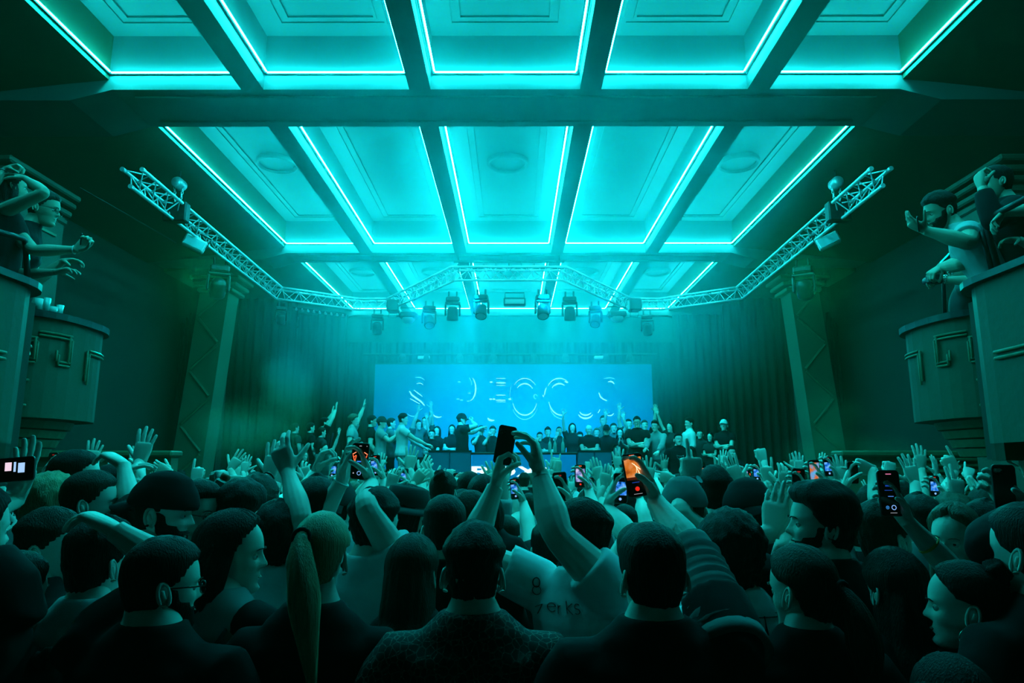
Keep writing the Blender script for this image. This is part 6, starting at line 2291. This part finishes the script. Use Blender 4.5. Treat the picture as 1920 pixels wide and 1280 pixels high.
# ---------------------------------------------------------------- people on stage
def SP(label, px, top, Y, yaw, pose='down', hair=('short', hair_k), shirt=cl_black, seed=1, female=False, cap=None, sleeve='tee', hd=None, lean=(0, 0), tr=cl_black, H=None, floor=None, q=0, **kw):
    """person on stage: head top at pixel (px, top)"""
    p = W(px, top, Y)
    fz = SZ if floor is None else floor
    H = H or (p.z - fz)
    H = max(1.2, min(2.0, H))
    fz2 = p.z - H if abs(p.z - fz - H) > .06 else fz
    fz2 = max(fz2, 0.0)
    P_ = {
        'down': {},
        'up_r': {'R': L_((.24, .20, 1.98), (.34, .08, 1.66), 'open', (.05, .1, 1), (0, 1, 0))},
        'up_l': {'L': L_((-.24, .20, 1.98), (-.34, .08, 1.66), 'open', (-.05, .1, 1), (0, 1, 0))},
        'up_both': {'R': L_((.22, .20, 1.96), (.34, .08, 1.64), 'open', (.05, .1, 1), (0, 1, 0)), 'L': L_((-.22, .24, 1.9), (-.34, .1, 1.6), 'open', (-.05, .1, 1), (0, 1, 0))},
        'crossed': {'R': L_((-.05, .24, 1.12), (.32, .06, 1.14), 'relaxed', (-1, .1, 0), (0, -1, 0)), 'L': L_((.05, .25, 1.16), (-.32, .06, 1.14), 'relaxed', (1, .1, 0), (0, -1, 0))},
        'forward': {'R': L_((.14, .52, 1.12), (.26, .24, 1.14), 'relaxed', (0, 1, -.2), (-.3, 0, -1)), 'L': L_((-.14, .50, 1.05), (-.26, .22, 1.12), 'relaxed', (0, 1, -.3), (.3, 0, -1))},
        'drink': {'R': L_((.06, .24, 1.60), (.34, .20, 1.45), 'grip', (-.4, .2, .8), (-.6, -.6, 0)), 'L': L_((-.15, .50, 1.50), (-.26, .28, 1.36), 'fist', (.1, 1, .2), (0, 0, -1))},
        'clap': {'R': L_((.06, .34, 1.36), (.30, .10, 1.22), 'clap', (-.1, .4, .9), (-1, 0, 0)), 'L': L_((-.06, .34, 1.36), (-.30, .10, 1.22), 'clap', (.1, .4, .9), (1, 0, 0))},
        'face': {'R': L_((.10, .22, 1.52), (.26, .16, 1.26), 'fist', (-.3, .1, 1), (0, -1, 0))},
    }[pose]
    fem = female
    i = persona(label, (p.x, Y, fz2), H=H, yaw=R(yaw), head=(yaw if hd is None else hd, 0, 0), hair=hair, shirt=(shirt, sleeve), arms=P_, female=fem, cap=cap, hseed=seed, q=q, trousers=tr, lean=lean, group='people gathered on the stage', **kw)
    return i


ST = [
    ('man in white T-shirt reaching both hands forward, biggest figure left of the screen', 755, 776, 15.2, -80, 'forward', ('fade', hair_k), cl_white, dict(tr=cl_mid, build=1.1)),
    ('light-curled person in a pale tee, one arm up, left of the screen', 662, 778, 15.8, -85, 'up_l', ('curly', hair_g), cl_mid, dict(tr=cl_dark)),
    ('man in black polo and sunglasses right of the light-curled person', 697, 780, 15.6, -75, 'down', ('fade', hair_k), cl_black, dict(glasses=True, build=1.1)),
    ('man in pale tee and dark cap, third from the big white T-shirt', 715, 782, 15.4, -85, 'clap', ('buzz', hair_k), cl_mid, dict(cap=('beanie', cl_dark))),
    ('person in grey tee just left of the big white T-shirt', 733, 784, 15.9, -70, 'clap', ('short', hair_b), cl_grey, {}),
    ('person in black with arms high at the darkest left of the stage', 608, 783, 16.2, -60, 'up_both', ('short', hair_k), cl_black, {}),
    ('person in black, head down, left of the high arms', 582, 793, 16.0, -50, 'down', ('short', hair_k), cl_black, {}),
    ('tall dim person at the stage\'s smoky left end', 553, 794, 16.4, -40, 'down', ('short', hair_b), cl_dark, {}),
    ('dim person in front of the high arms, face up', 603, 802, 15.2, -50, 'down', ('short', hair_b), cl_dark, {}),
    ('woman with long hair smiling at the stage\'s left edge, low', 571, 846, 13.9, -150, 'down', ('long', hair_g), cl_black, dict(female=True, floor=.75)),
    ('woman lifting one thin arm beside the smiling woman', 607, 832, 13.85, -120, 'up_l', ('tail', hair_b), cl_black, dict(female=True, floor=.75)),
    ('man in black T-shirt and cap drinking with head back, left end of the booth', 868, 776, 15.5, -75, 'drink', ('buzz', hair_k), cl_black, dict(cap=('cap', cl_black), build=1.15, lean=(-.04, 0), tr=cl_dark)),
    ('person crouched behind the cap drinker\'s outstretched arm', 902, 799, 16.4, 190, 'face', ('short', hair_k), cl_dark, dict(cap=('cap', cl_dark))),
    ('man with flat-topped hair behind the booth, left of the dark phone', 924, 800, 16.2, 180, 'face', ('fade', hair_k), cl_black, {}),
    ('person with arm up behind the white T-shirt man', 798, 782, 17.2, 160, 'up_l', ('long', hair_k), cl_dark, dict(female=True)),
    ('person clapping above the white T-shirt man\'s hands', 782, 787, 16.8, -120, 'up_both', ('short', hair_k), cl_grey, {}),
    ('woman with long hair between the raised hands and the cap drinker', 820, 800, 16.4, 170, 'up_r', ('long', hair_k), cl_black, dict(female=True)),
    ('woman with dark hair just left of the cap drinker', 848, 797, 16.2, 175, 'crossed', ('bob', hair_k), cl_black, dict(female=True)),
    ('person in black with forearms folded low, left of the booth', 810, 806, 15.6, 180, 'crossed', ('short', hair_k), cl_black, {}),
    ('man with hand at mouth behind the booth, nearest the reaching hand', 1012, 811, 15.9, 180, 'face', ('short', hair_k), cl_dark, {}),
    ('man in black behind the booth, second from the reaching hand', 1027, 802, 16.0, 178, 'crossed', ('quiff', hair_k), cl_black, {}),
    ('person with shiny forehead behind the booth, third from the reaching hand', 1048, 800, 16.2, 185, 'face', ('buzz', hair_k), cl_dark, {}),
    ('woman with long hair and one arm up behind the booth', 1073, 794, 16.0, 180, 'up_r', ('long', hair_k), cl_black, dict(female=True)),
    ('short person between the long-haired woman and the bald man', 1087, 811, 16.6, 180, 'down', ('wavy', hair_k), cl_black, dict(female=True)),
    ('bald man in black T-shirt with forearms crossed low, right end of the booth', 1104, 797, 15.3, 180, 'crossed', ('bald', None), cl_black, dict(build=1.15)),
    ('tall person behind the bald man, before the screen', 1131, 779, 17.4, 175, 'down', ('short', hair_b), cl_grey, {}),
    ('pale-haired person right behind the bald man', 1119, 803, 16.6, 170, 'down', ('short', hair_g), cl_mid, {}),
    ('man in dark cap looking down, right of the bald man', 1137, 798, 15.6, 165, 'down', ('buzz', hair_k), cl_black, dict(cap=('cap', cl_black))),
    ('person with both hands at head height right of the dark cap', 1150, 794, 16.2, 180, 'up_both', ('short', hair_k), cl_grey, {}),
    ('person with clasped hands left of the sunglasses man', 1162, 804, 15.8, 175, 'clap', ('bob', hair_k), cl_black, dict(female=True)),
    ('man behind, filming with one hand, left of the sunglasses man', 1178, 786, 16.6, 180, 'up_r', ('short', hair_k), cl_dark, {}),
    ('big man in black T-shirt and sunglasses before the screen\'s right edge', 1194, 782, 15.2, 170, 'crossed', ('fade', hair_k), cl_black, dict(build=1.2, glasses=True)),
    ('person with raised arm behind the sunglasses man', 1208, 788, 16.8, 180, 'up_l', ('short', hair_k), cl_black, {}),
    ('man in pale open jacket just right of the screen, leaning', 1235, 790, 15.2, 150, 'forward', ('quiff', hair_b), cl_mid, dict(sleeve='long', lean=(-.1, -.1), tr=cl_grey)),
    ('person with dark bob right of the pale jacket', 1258, 792, 15.6, 120, 'up_r', ('bob', hair_k), cl_dark, dict(female=True)),
    ('man with white long sleeve shirt leaning aside, right of the dark bob', 1283, 784, 15.6, 100, 'down', ('fade', hair_k), cl_white, dict(sleeve='long', lean=(.12, 0))),
    ('man in black tee with outlined animal head logo, below the white long sleeve', 1271, 812, 13.9, 178, 'down', ('short', hair_k), cl_black, dict(floor=.75, build=1.1)),
    ('person in dark clothes with folded arms, right of the white long sleeve', 1332, 812, 15.8, 140, 'crossed', ('long', hair_k), cl_dark, dict(female=True)),
    ('dim person beside the folded arms', 1312, 806, 16.4, 160, 'down', ('short', hair_k), cl_dark, {}),
    ('man with flipped-up pale cap and black tee, right end of the stage', 1357, 788, 15.6, 150, 'crossed', ('short', hair_k), cl_black, dict(cap=('cap_flip', cl_white))),
    ('bearded man in black shirt facing the camera, arms wide, before the stage\'s right end', 1371, 838, 13.9, 175, 'forward', ('fade', hair_b), cl_black, dict(floor=.75)),
    ('person in grey below the bearded man facing the camera', 1347, 870, 13.1, 160, 'face', ('short', hair_b), cl_grey, dict(floor=0.0)),
    ('woman glancing left below the animal logo', 1296, 838, 13.8, 120, 'down', ('bob', hair_b), cl_dark, dict(female=True, floor=.75)),
]
for k, (lb, px, top, Y, yaw, pose, hr, cm, kw) in enumerate(ST):
    i = SP(lb, px, top, Y, yaw, pose, hr, cm, seed=300 + k, **kw)
    if 'animal head' in lb:
        decal(i, [[(-.07, .05), (-.03, .03), (.03, .03), (.07, .05), (.06, .0), (.02, -.04), (0, -.06), (-.02, -.04), (-.06, 0), (-.07, .05)], [(-.03, .0), (-.01, -.015)], [(.03, 0), (.01, -.015)]],
              i['root'] + i['B'](0, .1, 1.30), (0, 1, 0), (1, 0, 0), (0, 0, 1), cl_white, 'chest_logo', .008)

# ---------------------------------------------------------------- people on the balconies
def BP(label, hp, floor, **kw):
    return hero(label, hp, floor=floor, **kw)


bf = HC + .15
i = BP('bearded man in white T-shirt leaning over the right balcony, looking down at his phone', (1764, 398, 5.35), bf, yaw=R(58), head_s=1.12, head=(84, -14, -6), hair=('fade', hair_k), skin=skin_d, shirt=(cl_mid, 'tee'), beard=.010, build=1.2, lean=(-.48, .05), q=2, hseed=401,  # white shirt greyed in its colour for the dimmer light up here
       arms={'L': dict(w=W(1735, 432, 5.0), e=W(1812, 448, 4.95), hand='loose', d=(-.7, .1, .5), n=(0, .2, 1), vox=.006), 'R': dict(w=W(1765, 500, 5.6), e=W(1800, 480, 5.5), hand='grip', d=(-.8, 0, -.5), n=(0, .3, -1), vox=.006)})
phone('small phone tilted in the hand of the bearded man in white', 1721, 420, 4.98, roll=-18, turn=60, size=.8)
i = BP('dim person behind the bearded man, gripping a pole with one fist', (1868, 345, 5.05), bf + .1, yaw=R(60), lean=(-.2, 0), head=(70, 0, 0), hair=('short', hair_k), shirt=(cl_black, 'long'), q=1, hseed=402, skin=skin_d,
       arms={'L': dict(w=W(1842, 352, 4.8), e=W(1880, 400, 4.8), hand='grip', d=(0, .2, 1), n=(1, 0, 0))})
i = BP('person mostly past the right edge, hand hanging over the handrail', (1990, 395, 4.7), bf + .1, yaw=R(80), head=(90, 0, 0), hair=('short', hair_k), shirt=(cl_grey, 'tee'), q=1, hseed=403, skin=skin_d,
       arms={'L': dict(w=W(1880, 400, 4.6), e=W(1935, 375, 4.5), hand='droop', d=(-.6, .2, -.6), n=(-.3, 0, -1)), 'R': dict(w=W(1910, 450, 4.8), e=W(1950, 470, 4.7), hand='relaxed', d=(-1, 0, 0), n=(0, 0, -1))})
i = BP('person below in the drum balcony at the right, watch on the wrist holding a camera', (1800, 508, 6.2), bf, yaw=R(60), head=(70, -20, 0), hair=('short', hair_k), shirt=(cl_dark, 'tee'), q=1, legs=False, hseed=404, skin=skin_d,
       arms={'L': dict(w=W(1768, 524, 5.9), e=W(1800, 530, 5.9), hand='grip', d=(-1, .1, 0), n=(0, .2, -1))}, extras=[('watch', 'L', metal_m, .08)])
cm_ = empty('camera_body', W(1752, 523, 5.88))
tag(cm_, 'black camera held out over the right drum balcony', 'camera')
MB().box((0, 0, 0), (.13, .07, .09), bev=.015).build('housing', black_m, cm_)
MB().lathe([(.035, 0), (.038, .06), (.034, .065), (.001, .06)], 16, Matrix.Translation((-.02, .03, 0)) @ Matrix.Rotation(-PI / 2, 4, 'X')).build('lens_barrel', black_m, cm_, smooth=True)
i = BP('bare-shouldered woman with hair band leaning over the left balcony, arm out with a phone', (82, 392, 5.45), bf, yaw=R(-70), head=(-80, -8, 4), hair=('short', hair_b), female=True, skin=skin_d, shirt=(cl_black, 'tank'), glasses=True, lean=(.36, .05), q=2, hseed=405, build=1.15, head_s=1.1,
       arms={'R': dict(w=W(143, 468, 5.15), e=W(95, 492, 5.05), hand='grip', d=(.6, .2, .7), n=(.4, -.3, .3), vox=.006), 'L': dict(w=W(118, 490, 5.6), e=W(80, 500, 5.6), hand='relaxed', d=(1, .1, .1), n=(0, 0, -1), vox=.006)}, extras=[('wristband', 'R', band_w, .05)])
phone('phone held out by the bare-shouldered woman on the left balcony', 152, 452, 5.16, roll=12, turn=-60, size=.85)
i = BP('woman with both bare arms folded over her head, top of the left balcony', (22, 352, 5.2), bf + .2, yaw=R(-50), head=(-40, 5, 0), hair=('long', hair_k), hairL=.3, female=True, shirt=(cl_black, 'tank'), q=2, hseed=406, skin=skin_d,
       arms={'R': dict(w=W(48, 335, 5.1), e=W(78, 378, 5.0), hand='relaxed', d=(-.9, .1, .3), n=(0, 0, -1), vox=.006), 'L': dict(w=W(12, 318, 5.1), e=W(-22, 345, 5.0), hand='grip', d=(.9, .1, .3), n=(0, 0, -1), vox=.006)}, extras=[('wristband', 'L', cl_mid, .08)])
i = BP('person seated low on the left balcony with one forearm over the rail', (30, 470, 5.5), bf - .1, yaw=R(-70), head=(-60, -10, 0), hair=('long', hair_k), female=True, shirt=(cl_black, 'tank'), q=1, hseed=407, skin=skin_d,
       arms={'R': dict(w=W(105, 510, 5.1), e=W(70, 535, 5.0), hand='relaxed', d=(1, .2, .3), n=(0, 0, -1))})
for k, (px, py, h, r) in enumerate(((72, 572, .10, .035), (88, 570, .13, .028), (100, 580, .07, .038), (112, 583, .11, .03))):
    p = W(px, py, 5.95 + .1 * k)
    o = MB().lathe([(.001, 0), (r * .8, 0), (r, h), (r * .9, h), (r * .72, .008), (.001, .008)], 14).build('tumbler', glass_m, smooth=True, loc=(p.x, p.y, HC + 1.365))
    tag(o, '%s glass standing on the rim of the left drum balcony' % ('first', 'tall second', 'pale short', 'last')[k], 'glass', 'glasses on the left balcony rim')

for _o in list(TMP.collection.objects):
    bpy.data.objects.remove(_o)
bpy.data.scenes.remove(TMP)
